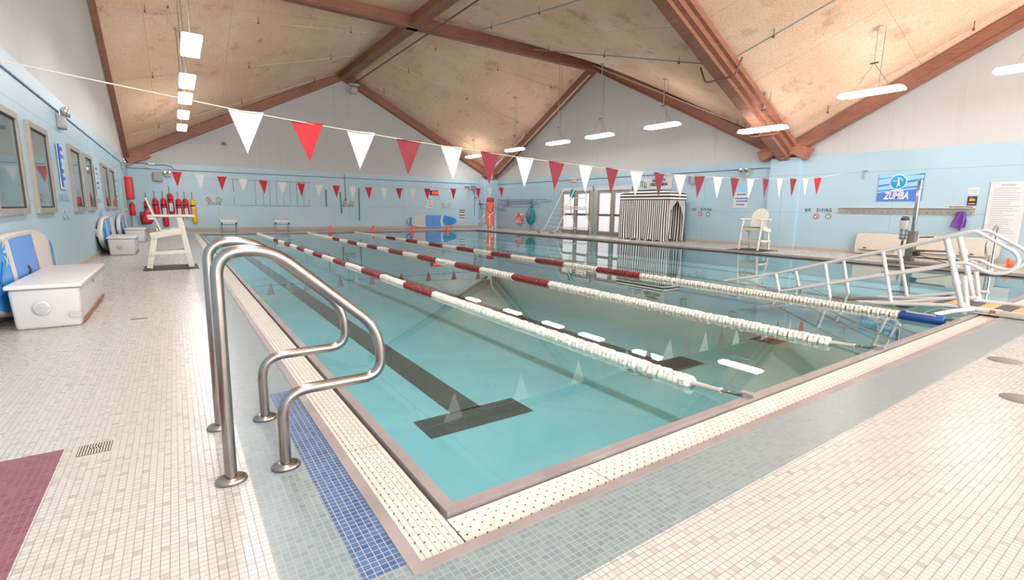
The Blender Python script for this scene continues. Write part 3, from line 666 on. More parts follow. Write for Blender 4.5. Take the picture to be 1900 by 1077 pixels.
# ------------------------------------------------------------------ helpers for flat things on a wall
def panel(t, name, w, h, mat, y=0.0, th=.012, x=0, z=0, bev=0): return MB().box((x, y-th/2, z), (w, th, h), 0, bev).build(name, mat, t)
def letters(t, name, txt, h, mat, x=0, z=0, y=-.013, xs=1.0, bold=0, shear=0, label=None):
    m = MB(); text_mb(txt, h, m, 0, (x, y, z), .003, xs, bold, 'CENTER', shear); o = m.build(name, mat, t)
    if label: o['label'] = label
    return o
def ringm(mb, x, z, r, w, y=-.004, mi=0, seg=28): return mb.tube([(x+math.cos(2*PI*k/seg)*r, y, z+math.sin(2*PI*k/seg)*r) for k in range(seg)], w, mi, 6, closed=True)
def disc(mb, x, z, r, y0, y1, mi=0, seg=28, sx=1.0): return mb.lathe([(0, 0), (r, 0), (r, abs(y1-y0)), (0, abs(y1-y0))], seg, mi, Matrix.Translation((x, y0, z)) @ Matrix.Rotation(PI/2, 4, 'X') @ Matrix.Diagonal((sx, 1, 1, 1)), False)
def diving(w, x0, y0, x1, y1, icons, ri, label, no=True, mat='letter_dark', grp='no diving markings on the walls'):
    a, z, wd, ht = wrect(w, x0, y0, x1, y1); t = wthing(w, 'no_diving_marking', label, 'wall marking', a, z, .004, grp)
    txt = ('NO   ' if no else '')+'DIVING'; txt = ' '.join(txt)
    m = MB(); text_mb(txt, ht, m, 0, (0, 0, -ht/2), .004, 1.0, .004); xs = [v[0] for v in m.v]; k = wd/(max(xs)-min(xs)); m.v = [(v[0]*k, v[1], v[2]) for v in m.v]; m.build('lettering', mat, t)
    for i, (px, py) in enumerate(icons):
        aa, zz = wallp(w, px, py); mm = MB(); disc(mm, aa-a, zz-z, ri, 0, -.004, 0); ringm(mm, aa-a, zz-z, ri, .012, -.006, 1)
        if i == 0: mm.box((aa-a, -.008, zz-z), (ri*1.7, .004, .022), 1, 0, (0, PI/4, 0)); mm.box((aa-a+.02, -.006, zz-z), (ri*.5, .004, ri*.9), 2)
        else: mm.box((aa-a, -.006, zz-z+.02), (ri*.7, .004, ri*.45), 2); mm.box((aa-a, -.006, zz-z-.05), (ri*.22, .004, ri*.7), 2)
        mm.build('round_sign', ['paper', 'sign_red' if i == 0 else 'sign_green', 'ink_soft'], t)
    return t
# ================================================================== RIGHT WALL
diving('R', 1285, 386.3, 1320, 391.3, [(1299, 397.5), (1314, 397.5)], .075, 'NO DIVING lettering on the right wall just right of the striped tent')
diving('R', 1494, 387, 1543, 393, [(1515, 401.6), (1537, 401.6)], .075, 'NO DIVING lettering on the right wall, left of the long grey shelf')
a, z, wd, ht = wrect('R', 1436, 427, 1448.5, 433); t = wthing('R', 'depth_marker', 'small white 4FT depth sign low on the right wall by the pilaster', 'sign', a, z, .0)
panel(t, 'plate', wd, ht, 'paper'); letters(t, 'lettering', '4 F T', ht*.5, 'ink', 0, -ht*.25, bold=.004)
# doors
def door(nm, px0, px1, leaves, ztop=2.16):
    a0, a1 = wallp('R', px0, 400)[0], wallp('R', px1, 400)[0]; am = (a0+a1)/2; W = a1-a0
    loc, rz = wloc('R', am, 0, 0); t = sthing(nm, loc, rz)
    panel(t, 'frame', .14, ztop+.1, 'door_trim', 0, .07, -W/2+.07, (ztop+.1)/2); panel(t, 'frame', .14, ztop+.1, 'door_trim', 0, .07, W/2-.07, (ztop+.1)/2); panel(t, 'frame', W, .16, 'trim_white', 0, .08, 0, ztop+.08)
    lw = (W-.34)/2
    for s in (-1, 1):
        x = s*(lw/2+.03); leaf = panel(t, 'door_leaf', lw, ztop-.02, 'door_grey', 0, .045, x, (ztop)/2+.0)
        for zc_, hh in ((1.52, .98), (.56, .72)):
            g = MB().box((x, -.048, zc_), (lw-.26, .012, hh)).build('glass_pane', 'frosted_daylight', leaf)
            f = MB()
            for (dx, dz, ww, h2) in ((0, hh/2+.02, lw-.2, .04), (0, -hh/2-.02, lw-.2, .04), ((lw-.23)/2, 0, .04, hh), (-(lw-.23)/2, 0, .04, hh)): f.box((x+dx, -.05, zc_+dz), (ww, .02, h2))
            f.build('pane_frame', 'frame_grey', leaf)
        MB().box((x, -.07, 1.0), (lw-.16, .035, .07), 0, .01).build('push_bar', 'dull_metal', leaf)
    panel(t, 'mullion', .05, ztop, 'door_trim', 0, .07, 0, ztop/2)
    return t
door('door_1', 1041, 1100, 2); door('door_2', 1106, 1172, 2)
def wbox(w, x0, y0, x1, y1, name, label, cat, mat, th=.08, off=0, group=None, bev=.01):
    a, z, wd, ht = wrect(w, x0, y0, x1, y1); t = wthing(w, name, label, cat, a, z, off, group); panel(t, 'housing', wd, ht, mat, 0, th, 0, 0, bev); return t, wd, ht
t, wd, ht = wbox('R', 1060, 330, 1069.5, 338.5, 'exit_sign', 'peach glowing EXIT sign above the left double door', 'exit sign', 'exit_face', .06, 0, 'exit signs'); letters(t, 'lettering', 'EXIT', ht*.5, 'sign_red', 0, -ht*.25, -.064)
t, wd, ht = wbox('R', 1132, 325, 1141, 334.5, 'exit_sign', 'peach EXIT sign above the right double door, behind a red pennant', 'exit sign', 'exit_face', .06, 0, 'exit signs'); letters(t, 'lettering', 'EXIT', ht*.5, 'sign_red', 0, -ht*.25, -.064)
t, wd, ht = wbox('R', 1097, 345.5, 1101.5, 352.5, 'fire_alarm', 'small red fire alarm strobe between the two double doors', 'fire alarm', 'red_plastic', .05); panel(t, 'lens', wd*.6, ht*.3, 'white_enamel', -.05, .02, 0, ht*.2)
t, wd, ht = wbox('R', 1095, 380, 1100, 388, 'door_switch', 'grey switch box with paper note between the doors', 'switch', 'box_grey', .05); panel(t, 'note', wd*.5, ht*.4, 'paper', -.05, .004)
# sponsor board
a, z, wd, ht = wrect('R', 1183, 331, 1247, 352); t = wthing('R', 'sponsor_banner', 'white banner reading UNIVERSITY CREDIT UNION above the striped tent', 'banner', a, z+.0, .012); panel(t, 'board', wd, ht*1.0, 'paper', 0, .02)
letters(t, 'lettering', 'UNIVERSITY', ht*.24, 'ink', wd*.14, ht*.16, -.022, .8, .01); letters(t, 'lettering', 'CREDIT UNION', ht*.24, 'ink', wd*.14, -ht*.18, -.022, .8, .01)
m = MB(); x0 = -wd*.38
for i, (dx, hh) in enumerate(((0, .5), (.10, .5), (.22, .55), (.32, .5))): m.box((x0+dx*wd*.5, -.024, -.02*i), (.035, .006, ht*hh))
m.box((x0+.03*wd, -.024, ht*.24), (wd*.08, .006, .03)); m.box((x0+.13*wd, -.024, -ht*.24), (wd*.08, .006, .03)); m.build('emblem', 'green_pole', t)
# speakers, emergency lights
def speaker(w, x0, y0, x1, y1, label, grp='wall speakers'):
    a, z, wd, ht = wrect(w, x0, y0, x1, y1); t = wthing(w, 'wall_speaker', label, 'speaker', a, z, .0, grp); panel(t, 'cabinet', wd, ht, 'box_grey', -.04, .22, 0, 0, .02); panel(t, 'grille', wd*.8, ht*.8, 'slate', -.26, .006); panel(t, 'bracket', wd*.3, ht*.2, 'dull_metal', 0, .06); return t
speaker('R', 1284, 326, 1290.5, 342, 'grey wall speaker high on the right wall, behind a red pennant')
speaker('F', 861.5, 345.5, 868.5, 354, 'dark grey speaker high on the far wall, left of the corner'); speaker('F', 873, 344.5, 880.5, 352, 'pale grey speaker high on the far wall, nearest the corner')
def emer(w, x0, y0, x1, y1, label, led=True, deep=.1):
    a, z, wd, ht = wrect(w, x0, y0, x1, y1); t = wthing(w, 'emergency_light', label, 'emergency light', a, z, 0, 'twin head emergency lights'); wd = max(wd, .3)
    wd = min(wd, .42); ht = min(ht, .40)
    panel(t, 'case', wd*.8, ht*.55, 'box_grey', 0, deep, 0, -ht*.2, .015)
    for s in (-1, 1):
        m = MB(); m.lathe([(0, 0), (.035, .0), (.07, .05), (.078, .09), (.07, .095), (0, .098)], 18, 0, Matrix.Translation((s*wd*.3, -.06, ht*.28)) @ Matrix.Rotation(PI/2, 4, 'X')); m.tube([(s*wd*.3, -.05, ht*.28), (s*wd*.3, -.05, ht*.02)], .012, 0, 8); m.build('lamp_head', 'chrome', t)
    if led: panel(t, 'status_light', .03, .03, 'led_green', -deep, .01, wd*.3, -ht*.1)
    return t
emer('R', 1376, 312, 1393, 331, 'twin head emergency light with green lamp high on the right wall')
emer('L', 96, 200, 116, 238, 'twin head emergency light high on the left wall between the windows', False); emer('L', 221, 298, 228, 314, 'small twin head emergency light near the far end of the left wall', False)
emer('F', 304, 318, 316, 329, 'twin head emergency light beside the grey box on the far wall')
# poster with blue text
a, z, wd, ht = wrect('R', 1361.5, 348, 1388, 386); t = wthing('R', 'poster', 'tall white poster with lines of blue lettering above the right lifeguard chair', 'poster', a, z, 0)
panel(t, 'sheet', wd, ht, 'paper', 0, .012); panel(t, 'picture_band', wd, ht*.24, 'poster_light', -.012, .004, 0, ht*.38)
for i, (zz, ww) in enumerate(((.16, .6), (-.04, .8), (-.17, .62), (-.34, .55))):
    m = MB(); r = random.Random(i); x = -wd*ww/2
    while x < wd*ww/2: l = r.uniform(.05, .12); m.box((x+l/2, -.014, ht*zz), (l*.85, .004, ht*.055)); x += l
    m.build('text_line', 'ink_blue', t)
# Aqua Zumba banner
a, z, wd, ht = wrect('R', 1630, 322, 1713, 373); t = wthing('R', 'banner', 'blue AQUA ZUMBA banner with a round dancer emblem on the right wall', 'banner', a, z, .012)
panel(t, 'sheet', wd, ht, 'poster_blue', 0, .012)
m = MB()
for (za, zb_, zc2, zd) in ((.50, .34, .50, .44), (.30, .08, .47, .30), (.02, -.12, .22, .06), (-.16, -.2, .0, -.06)): m.add([(-wd/2, -.0145, ht*zb_), (wd/2, -.0145, ht*zd), (wd/2, -.0145, ht*zc2), (-wd/2, -.0145, ht*za)], [(0, 1, 2, 3)])
m.build('light_swoosh', 'poster_light', t)
m = MB(); disc(m, -.05*wd, ht*.19, ht*.27, -.016, -.020, 0); m.build('emblem_ring', 'paper', t); m = MB(); disc(m, -.05*wd, ht*.19, ht*.24, -.020, -.024, 0); m.build('emblem_disc', 'logo_blue', t)
m = MB(); cx, cz = -.05*wd, ht*.19
disc(m, cx+.0, cz+.13*ht, .035*ht, -.024, -.028); m.tube([(cx, -.027, cz+.08*ht), (cx+.02*ht, -.027, cz-.03*ht), (cx-.04*ht, -.027, cz-.19*ht)], .02, 0, 6, radii=[.022, .03, .012]); m.tube([(cx+.02*ht, -.027, cz-.03*ht), (cx+.06*ht, -.027, cz-.16*ht)], .014, 0, 6); m.tube([(cx, -.027, cz+.06*ht), (cx-.1*ht, -.027, cz+.02*ht), (cx-.17*ht, -.027, cz+.06*ht)], .012, 0, 6); m.tube([(cx, -.027, cz+.06*ht), (cx+.08*ht, -.027, cz+.14*ht), (cx+.13*ht, -.027, cz+.02*ht)], .012, 0, 6); m.build('dancer_emblem', 'paper', t)
letters(t, 'lettering', 'AQUA', ht*.085, 'paper', -.05*wd, -ht*.16, -.016, 1.1, .006, .2); letters(t, 'lettering', 'ZUMBA', ht*.25, 'paper', -.06*wd, -ht*.43, -.016, .62, .012, .2)
# long shelf rail with goggles and towel
a0, z0 = wallp('R', 1558, 391); a1, z1 = wallp('R', 1811, 390); a, W = (a0+a1)/2, a1-a0; t = wthing('R', 'wall_shelf', 'long grey peg shelf below the ZUMBA banner on the right wall', 'shelf', a, 1.30, 0)
panel(t, 'front_board', W, .16, 'frame_grey', 0, .03, 0, 0); panel(t, 'top_board', W, .02, 'trim_white', 0, .16, 0, .09)
for i in range(21): MB().tube([(-W/2+W*(i+.5)/21, -.03, -.05), (-W/2+W*(i+.5)/21, -.09, -.035)], .009, 0, 8).build('peg', 'dull_metal', t)
sx = lambda px: wallp('R', px, 384)[0]
for px, lb in ((1770, 'dark red goggles lying leftmost on the grey shelf'), (1784, 'dark red goggles lying in the middle of the grey shelf end'), (1800, 'dark red swim cap lying under the black notice on the shelf')):
    loc, rz = wloc('R', sx(px), 1.40+.012, .09); t = thing('swim_goggles', lb, 'goggles', loc, rz, 'red things on the peg shelf'); m = MB()
    for s in (-1, 1): m.lathe([(0, .02), (.03, .012), (.035, 0), (.03, -.01), (0, -.012)], 12, 0, Matrix.Translation((s*.045, 0, 0)))
    m.build('lenses', 'deep_red', t); MB().tube([(-.08, 0, 0), (-.05, .03, 0), (.05, .03, .0), (.08, 0, 0)], .008, 0, 6).build('strap', 'dark', t)
# towel
a, z, wd, ht = wrect('R', 1768, 393, 1799, 430); t = wthing('R', 'towel', 'purple towel hanging from the right end of the peg shelf', 'towel', a, z, .06)
m = MB()
def fn(u, v):
    wv = wd*(.22+.28*min(1, v*1.6)); x = (u-.5)*2*wv - v*wd*.12 + .02*math.sin(9*u+3*v); return (x, -.05+.03*math.sin(u*14+v*2)*min(1, v*3), ht/2-ht*v*(1-.22*abs(math.sin(u*4+.6)))+.0)
m.grid(fn, 26, 18); m.grid(lambda u, v: (fn(u, v)[0], fn(u, v)[1]+.02, fn(u, v)[2]), 26, 18); m.build('cloth', 'purple_cloth', t)
# notices
a, z, wd, ht = wrect('R', 1796, 348.5, 1817, 361.5); t = wthing('R', 'notice', 'small white notice above the black poster at the shelf end', 'notice', a, z, 0); panel(t, 'sheet', wd, ht, 'paper', 0, .006)
for i in range(3): panel(t, 'text_line', wd*.7, ht*.05, 'ink_soft', -.006, .002, 0, ht*(.2-.2*i))
a, z, wd, ht = wrect('R', 1794.5, 366, 1812.5, 383); t = wthing('R', 'poster', 'small black poster with gold picture above the shelf end', 'poster', a, z+.02, 0); panel(t, 'sheet', wd, ht, 'poster_dark', 0, .006)
panel(t, 'picture', wd*.6, ht*.22, 'poster_gold', -.006, .003, .0, ht*.1); panel(t, 'picture', wd*.7, ht*.1, 'poster_gold', -.006, .003, 0, -ht*.3); panel(t, 'picture', wd*.3, ht*.2, 'sign_red', -.006, .004, -wd*.1, ht*.3)
# pool rules board
ya, yb = wallp('R', 1831, 390)[0], wallp('R', 1900, 390)[0]; zt, zbm = 1.78, .60
zt = wallp('R', 1840, 338)[1]; zbm = wallp('R', 1860, 452)[1]; a = (ya+yb)/2; W = yb-ya; H = zt-zbm; t = wthing('R', 'rules_board', 'tall white pool rules board at the right end of the wall', 'board', a, (zt+zbm)/2, .012)
panel(t, 'board', W, H, 'paper', 0, .015, 0, 0); letters(t, 'heading', 'Pool Rules', H*.028, 'ink_soft', 0, H*.435, -.017)
r = random.Random(5)
for i in range(22):
    ww = r.uniform(.55, .8) if i % 2 == 0 else r.uniform(.3, .75); panel(t, 'text_line', W*ww, H*.007, 'ink_soft', -.015, .002, -W*.4+W*ww/2, H*(.39-.036*i))
# shower hook / bracket and cable on upper wall
a, z, wd, ht = wrect('R', 1600.5, 317, 1606.5, 332); t = wthing('R', 'wall_bracket', 'small grey bracket high on the right wall left of the ZUMBA banner', 'bracket', a, z, 0); panel(t, 'plate', .03, ht, 'box_grey', 0, .03); panel(t, 'arm', .1, .03, 'box_grey', 0, .06, .03, ht/2)
# rescue pole rack on the right wall near the far corner
def rpole(x0, x1, py, label, yo, name='rescue_pole', mat='slate'):
    a0, z0 = wallp('R', x0, py); a1, z1 = wallp('R', x1, py); a = (a0+a1)/2; t = wthing('R', name, label, 'pole', a, z0, yo, 'long poles hung on the right wall'); L = a1-a0
    MB().tube([(-L/2, 0, 0), (L/2, 0, (z1-z0))], .02, 0, 10).build('shaft', mat, t); MB().tube([(L/2-.25, 0, (z1-z0)*.95), (L/2, 0, z1-z0)], .024, 0, 10).build('grip', 'pipe_white', t); return t, L
t, L = rpole(925, 1025, 371, 'upper long blue grey pole on the right wall near the far corner', .10)
t, L = rpole(933, 1006, 374.5, 'middle blue grey pole on the right wall near the far corner', .10)
t, L = rpole(936, 1004, 380.5, 'skimmer net pole hung lowest on the right wall', .10, 'skimmer_pole')
m = MB(); pts = fillet([(-L/2, 0, 0), (-L/2-.5, 0, .08), (-L/2-.65, 0, -.28), (-L/2-.15, 0, -.32), (-L/2, 0, 0)], .08, 4); m.tube(pts, .014, 0, 8); m.build('net_hoop', 'dull_metal', t)
for i, px in enumerate((944, 987.5)):
    a, z = wallp('R', px, 378); t = wthing('R', 'pole_rack', ('left' if i == 0 else 'right')+' upright rack holding the long poles on the right wall', 'rack', a, z, 0, 'pole racks'); panel(t, 'strip', .05, .5, 'slate', 0, .03, 0, .05)
    for zz in (.18, .08, -.04): MB().tube([(0, -.03, zz-.03), (0, -.15, zz-.03), (0, -.15, zz+.01)], .01, 0, 6).build('hook', 'slate', t)
# ring buoy, wire basket, green cushion
a, z, wd, ht = wrect('R', 958, 395, 971.5, 416); t = wthing('R', 'ring_buoy', 'orange and white ring buoy hanging on the right wall', 'ring buoy', a, z, .06); R0 = .29
def torus(mb, R_, r_, a0, a1, mi=0, sc=1.0, n_=24): mb.tube([(R_*math.cos(a0+(a1-a0)*k/n_), 0, R_*math.sin(a0+(a1-a0)*k/n_)) for k in range(n_+1)], r_*sc, mi, 12)
m = MB(); torus(m, R0, .075, 0, 2*PI); m.build('ring', 'sign_red', t).data.materials[0] = M['orange_plastic']
for k in range(4): m = MB(); torus(m, R0, .078, PI/4+k*PI/2-.2, PI/4+k*PI/2+.2, 0, 1, 8); m.build('white_band', 'white_enamel', t)
MB().tube([(-.06, 0, R0), (0, .02, R0+.38), (.06, 0, R0)], .012, 0, 6).build('hanging_cord', 'rope_cream', t)
a, z, wd, ht = wrect('R', 980, 391, 994, 411); t = wthing('R', 'rescue_can', 'teal oval rescue float with a grey pad hanging on the right wall', 'rescue float', a, z, .04)
m = MB(); m.lathe([(0, 0), (.9, .0), (1, .06), (.92, .13), (.6, .17), (0, .18)], 28, 0, Matrix.Rotation(PI/2, 4, 'X') @ Matrix.Diagonal((.38, .50, 1, 1))); m.build('shell', 'teal_cloth', t)
m = MB(); m.lathe([(0, 0), (.95, .0), (1, .02), (.8, .04), (0, .04)], 24, 0, Matrix.Translation((-.05, -.17, .12)) @ Matrix.Rotation(PI/2, 4, 'X') @ Matrix.Diagonal((.2, .24, 1, 1))); m.build('pad', 'slate', t)
MB().tube([(0, -.02, .45), (.0, -.02, .85)], .01, 0, 6).tube([(-.05, -.02, -.45), (-.06, -.02, -1.0)], .012, 0, 6).build('cord', 'ink_blue', t)
a, z = wallp('R', 943, 392); t = wthing('R', 'wire_hoop', 'grey round wire hoop net hanging between the corner and the ring buoy', 'hoop net', a, z, .3)
m = MB()
for dz, rr in ((0, .26), (-.14, .25), (-.3, .22)): m.tube([(rr*math.cos(k*PI/12), rr*.35*math.sin(k*PI/12), dz) for k in range(24)], .013, 0, 6, closed=True)
m.tube([(0, 0, .02), (0, 0, .4)], .014, 0, 6); m.tube([(-.2, 0, 0), (0, 0, .15), (.2, 0, 0)], .01, 0, 6); m.build('hoops', 'dull_metal', t)
# orange backboard in the corner
t = thing('spine_board', 'tall orange rescue spine board with a red head block in the far right corner', 'spine board', (15.72, 25.02, 0.0), -.3)
m = MB(); m.prism([(-.2, 0), (.2, 0), (.24, .3), (.24, 1.5), (.2, 1.85), (-.2, 1.85), (-.24, 1.5), (-.24, .3)], .05, 0, Matrix.Translation((0, .02, .02)) @ Matrix.Rotation(PI/2, 4, 'X')); m.build('board', 'orange_plastic', t)
MB().box((0, -.075, 1.78), (.46, .08, .24), 0, .04).build('head_block', 'deep_red', t); MB().tube(fillet([(-.2, -.04, 1.5), (-.14, -.05, 1.0), (.12, -.05, .95), (.2, -.04, 1.5)], .15, 5), .014, 0, 8).build('strap', 'dark', t)
# ================================================================== TENT
tx0, tx1, ty0, ty1 = 13.45+.55, 15.95, 10.75, 13.0
P1, P2 = atz(1150, 437), atz(1241, 449)
tx0, tx1 = 15.1, 16.12
ty1 = atx(1149.5, 400, tx0).y; ty0 = atx(1240, 400, tx0).y
t = thing('striped_tent', 'black and white striped changing tent standing against the right wall', 'tent', (0, 0, 0)); t.location = ((tx0+tx1)/2, (ty0+ty1)/2, 0); hx, hy = (tx1-tx0)/2, (ty1-ty0)/2
HT = 1.90; H0 = HT-.26; HP = HT+.17
def vstripes(name): 
    n = NT(name).p(.85); a_ = n.new('ShaderNodeAttribute'); a_.attribute_name = 'UVMap'; f = n.math('FRACT', n.math('MULTIPLY', n.sep(a_.outputs['Vector'])[0], 1.0)); n.base(n.mix(n.math('LESS_THAN', f, .5), C3(238, 234, 230), C3(58, 54, 58))); M[name] = n.m
vstripes('stripe_v')
def curtain(name, p, q, z0, z1, per=.098, amp=.035, gather=None):
    p, q = Vector((*p, 0)), Vector((*q, 0)); L = (q-p).length; d = (q-p)/L; nn = Vector((d.y, -d.x, 0)); nu, nv = max(12, int(L/.022)), 16; m = MB(); sr = random.Random(int(L*1000)+len(name)); ph = sr.uniform(0, 6)
    def fn(u, v):
        s_ = u*L + .02*math.sin(v*5+u*9+ph)*v
        if gather: s_ = gather(u, v)*L
        o_ = amp*(math.sin(u*L/.098*.9+ph)+.6*math.sin(u*L*7+ph+v*2))*(.25+v)
        pt = p+d*s_+nn*o_; return (pt.x, pt.y, z1-(z1-z0)*v + (.03*math.sin(u*40) if v > .99 else 0))
    m.grid(fn, nu, nv); o = m.build(name, 'stripe_v', t); uv = o.data.uv_layers.new(name='UVMap'); w_ = nu+1
    for li, lp in enumerate(o.data.loops): uv.data[li].uv = ((lp.vertex_index % w_)/nu*L/per, 0)
    return o
curtain('side_curtain', (-hx, hy), (-hx, -hy), .03, H0, .105, .03)
curtain('side_curtain', (hx, hy), (-hx, hy), .03, H0, .105); curtain('side_curtain', (hx, -hy), (hx, hy), .03, H0, .105)
curtain('inner_curtain', (-hx+.1, -hy+.5), (hx-.1, -hy+.5), .05, H0, .14, .03)
curtain('door_flap', (-hx, -hy), (-hx+hx*1.0, -hy), .05, H0, .085, .02, lambda u, v: u*(1-.85*math.sin(min(1, v/.42)*PI/2)) if v < .42 else u*(.15+.05*(v-.42)))
curtain('door_flap', (hx, -hy), (hx-hx*1.0, -hy), .05, H0, .085, .02, lambda u, v: u*(1-.72*math.sin(min(1, v/.42)*PI/2)) if v < .42 else u*(.28+.1*(v-.42)))
m = MB()
for (p, q) in (((-hx, hy), (-hx, -hy)), ((-hx, -hy), (hx, -hy)), ((hx, -hy), (hx, hy)), ((hx, hy), (-hx, hy))): m.add([(p[0]*1.01, p[1]*1.01, H0), (q[0]*1.01, q[1]*1.01, H0), (q[0]*1.01, q[1]*1.01, HT), (p[0]*1.01, p[1]*1.01, HT)], [(0, 1, 2, 3)])
m.build('valance', 'stripe_h', t)
m = MB(); c4 = [(-hx*1.01, hy*1.01, HT), (-hx*1.01, -hy*1.01, HT), (hx*1.01, -hy*1.01, HT), (hx*1.01, hy*1.01, HT)]; mid = [(x*.5, y*.5, HT+(HP-HT)*.8) for x, y, z in c4]
for i in range(4): j = (i+1) % 4; m.add([c4[i], c4[j], mid[j], mid[i]], [(0, 1, 2, 3)]); m.add([mid[i], mid[j], (0, 0, HP)], [(0, 1, 2)])
m.build('roof_canopy', 'stripe_h', t)
for sx_ in (-1, 1):
    for sy_ in (-1, 1): MB().tube([(sx_*(hx-.03), sy_*(hy-.03), 0), (sx_*(hx-.03), sy_*(hy-.03), HT)], .015, 0, 8).build('tent_pole', 'dull_metal', t)
# ================================================================== FAR WALL
# faint outline lines painted on the wall
t = thing('painted_grid', 'faint thin painted rectangle with upright lines on the far wall', 'wall marking', (0, YF-.014, 0))
m = MB(); L = []
def ln(x0, y0, x1, y1, w=.018):
    p, q = aty(x0, y0, YF), aty(x1, y1, YF); m.tube([(p.x, 0, p.z), (q.x, 0, q.z)], w/2, 0, 5)
sc = lambda v: 350+v/4.75
for x0, y0, x1, y1 in ((385, 155, 1065, 187), (465, 388, 1065, 396), (385, 155, 398, 265), (400, 320, 405, 388), (1056, 187, 1060, 240), (1062, 330, 1066, 396)): ln(sc(x0), 300+y0/4.75, sc(x1), 300+y1/4.75)
for a_, b_ in ((580, 596), (655, 661), (706, 722), (768, 782), (834, 842), (890, 900), (948, 960), (1010, 1016)): ln(sc(a_), 300+170/4.75, sc(b_), 300+392/4.75, .014)
m.build('lines', 'faint_line', t)
for i, (x0, y0, x1, y1, lb) in enumerate(((605, 352.6, 606, 384, 'shortest green pole hanging on the far wall'), (631, 357, 634.6, 396, 'leaning green pole on the far wall beside the DIVING lettering'), (666, 349.5, 667.6, 409.5, 'longest green pole hanging upright on the far wall'))):
    p, q = aty(x0, y0, YF-.05), aty(x1, y1, YF-.05); t = thing('green_pole', lb, 'pole', (p.x, YF-.045, p.z), 0, 'green poles on the far wall'); MB().tube([(0, 0, 0), (q.x-p.x, 0, q.z-p.z)], .024, 0, 10).build('rod', 'green_pole', t); MB().tube([(0, .045, .0), (0, -.03, 0)], .012, 0, 6).build('wall_peg', 'dull_metal', t)
g2 = 'DIVING lettering on the far wall'
diving('F', 386, 376, 409.5, 380.5, [(387, 370.5), (406, 371)], .10, 'DIVING lettering on the far wall right of the rescue tubes', False, grp=g2)
diving('F', 636, 380, 655, 384.5, [(639.5, 376.5), (652, 377)], .10, 'DIVING lettering on the far wall between the green poles', False, grp=g2)
diving('F', 820, 383.5, 835, 387.5, [(821.5, 380), (834, 380)], .09, 'faded DIVING lettering on the far wall above the paddle board nose', False, 'faded_ink', grp=g2)
# hanging cable with hook
p, q = aty(639, 324, YF-.03), aty(641.5, 369, YF-.03); t = thing('hanging_cable', 'thin cable with a brown hook hanging on the far wall above DIVING', 'cable', (p.x, YF-.03, p.z)); MB().tube([(0, 0, 0), (q.x-p.x, 0, q.z-p.z)], .012, 0, 6).build('cable', 'letter_dark', t); MB().box((q.x-p.x, -.02, q.z-p.z-.05), (.09, .06, .12), 0, .02).build('hook', 'rust', t)
# starting platforms
def start_block(label, px0, px1):
    a, b_ = aty(px0, 430, 23.05), aty(px1, 430, 23.05); W = b_.x-a.x; t = thing('starting_block', label, 'starting block', ((a.x+b_.x)/2, 23.2, 0), 0, 'starting blocks at the far pool end')
    for s in (-1, 1):
        for y in (-.12, .3): MB().tube([(s*W/2, y, 0), (s*W/2, y, .42)], .014, 0, 8).build('leg', 'slate', t)
        MB().box((s*W/2, -.12, .42), (.05, .05, .10)).build('bracket', 'dark', t)
    m = MB()
    for z in (.06, .36): m.tube([(-W/2, -.12, z), (W/2, -.12, z)], .016, 0, 8)
    m.build('crossbar', 'slate', t); MB().box((0, .1, .52), (W+.08, .5, .14), 0, .015, (.12, 0, 0)).build('platform', 'white_enamel', t)
    m = MB(); m.prism([(-.16, 0), (.16, 0), (.05, .06), (.02, .17), (-.02, .17), (-.05, .06)], .05, 0, Matrix.Translation((0, .1, .6)) @ Matrix.Rotation(PI/2, 4, 'X')); m.build('number_tag', 'pipe_pale', t)
start_block('white starting block on thin legs at the far pool end, left one', 413, 440); start_block('white starting block on thin legs at the far pool end, right one', 513, 537.5)
for px, lb in ((612.5, 'orange cone leftmost at the far pool edge'), (692.7, 'orange cone second from the left at the far pool edge'), (765, 'orange cone in front of the paddle board tail'), (829.5, 'orange cone in front of the paddle board nose')):
    x = aty(px, 430, 23.4).x; t = thing('traffic_cone', lb, 'cone', (x, 23.35, 0), 0, 'orange cones along the far edge'); m = MB(); m.lathe([(0, .30), (.03, .30), (.035, .29), (.11, .03), (.11, .02)], 18); m.build('cone_body', 'orange_plastic', t); MB().box((0, 0, .012), (.28, .28, .024), 0, .008).build('base', 'orange_plastic', t)
a, z, wd, ht = wrect('F', 797.5, 353.8, 814, 362); t = wthing('F', 'digital_clock', 'black clock with glowing red digits 10 01 on the far wall behind a pennant', 'clock', a, z, 0); panel(t, 'case', wd, ht, 'dark', 0, .08, 0, 0, .01); letters(t, 'digits', '10:01', ht*.62, 'led_red', wd*.08, -ht*.31, -.084, 1.0, .008)
a, z, wd, ht = wrect('F', 788, 365.5, 803, 386.5); t = wthing('F', 'notice', 'white notice sheet below the red clock on the far wall', 'notice', a, z, 0); panel(t, 'sheet', wd, ht, 'paper', 0, .01)
for x_, z_, w_, h_ in ((-.33, .3, .15, .1), (-.33, .08, .15, .1), (-.33, -.15, .15, .1), (.1, .35, .5, .04), (.1, .25, .5, .04), (.1, -.02, .16, .12), (.1, -.3, .2, .1), (.32, -.3, .16, .1)): panel(t, 'print', wd*w_, ht*h_, 'ink_soft', -.01, .003, wd*x_, ht*z_)
a, z, wd, ht = wrect('F', 851, 387.5, 863.5, 409.5); t = wthing('F', 'notice', 'white notice with bands of dark lettering right of the paddle board', 'notice', a, z, 0); panel(t, 'sheet', wd, ht, 'paper', 0, .01)
for z_ in (.38, .2, -.05, -.27): panel(t, 'text_line', wd*.8, ht*.07, 'ink', -.01, .003, 0, ht*z_)
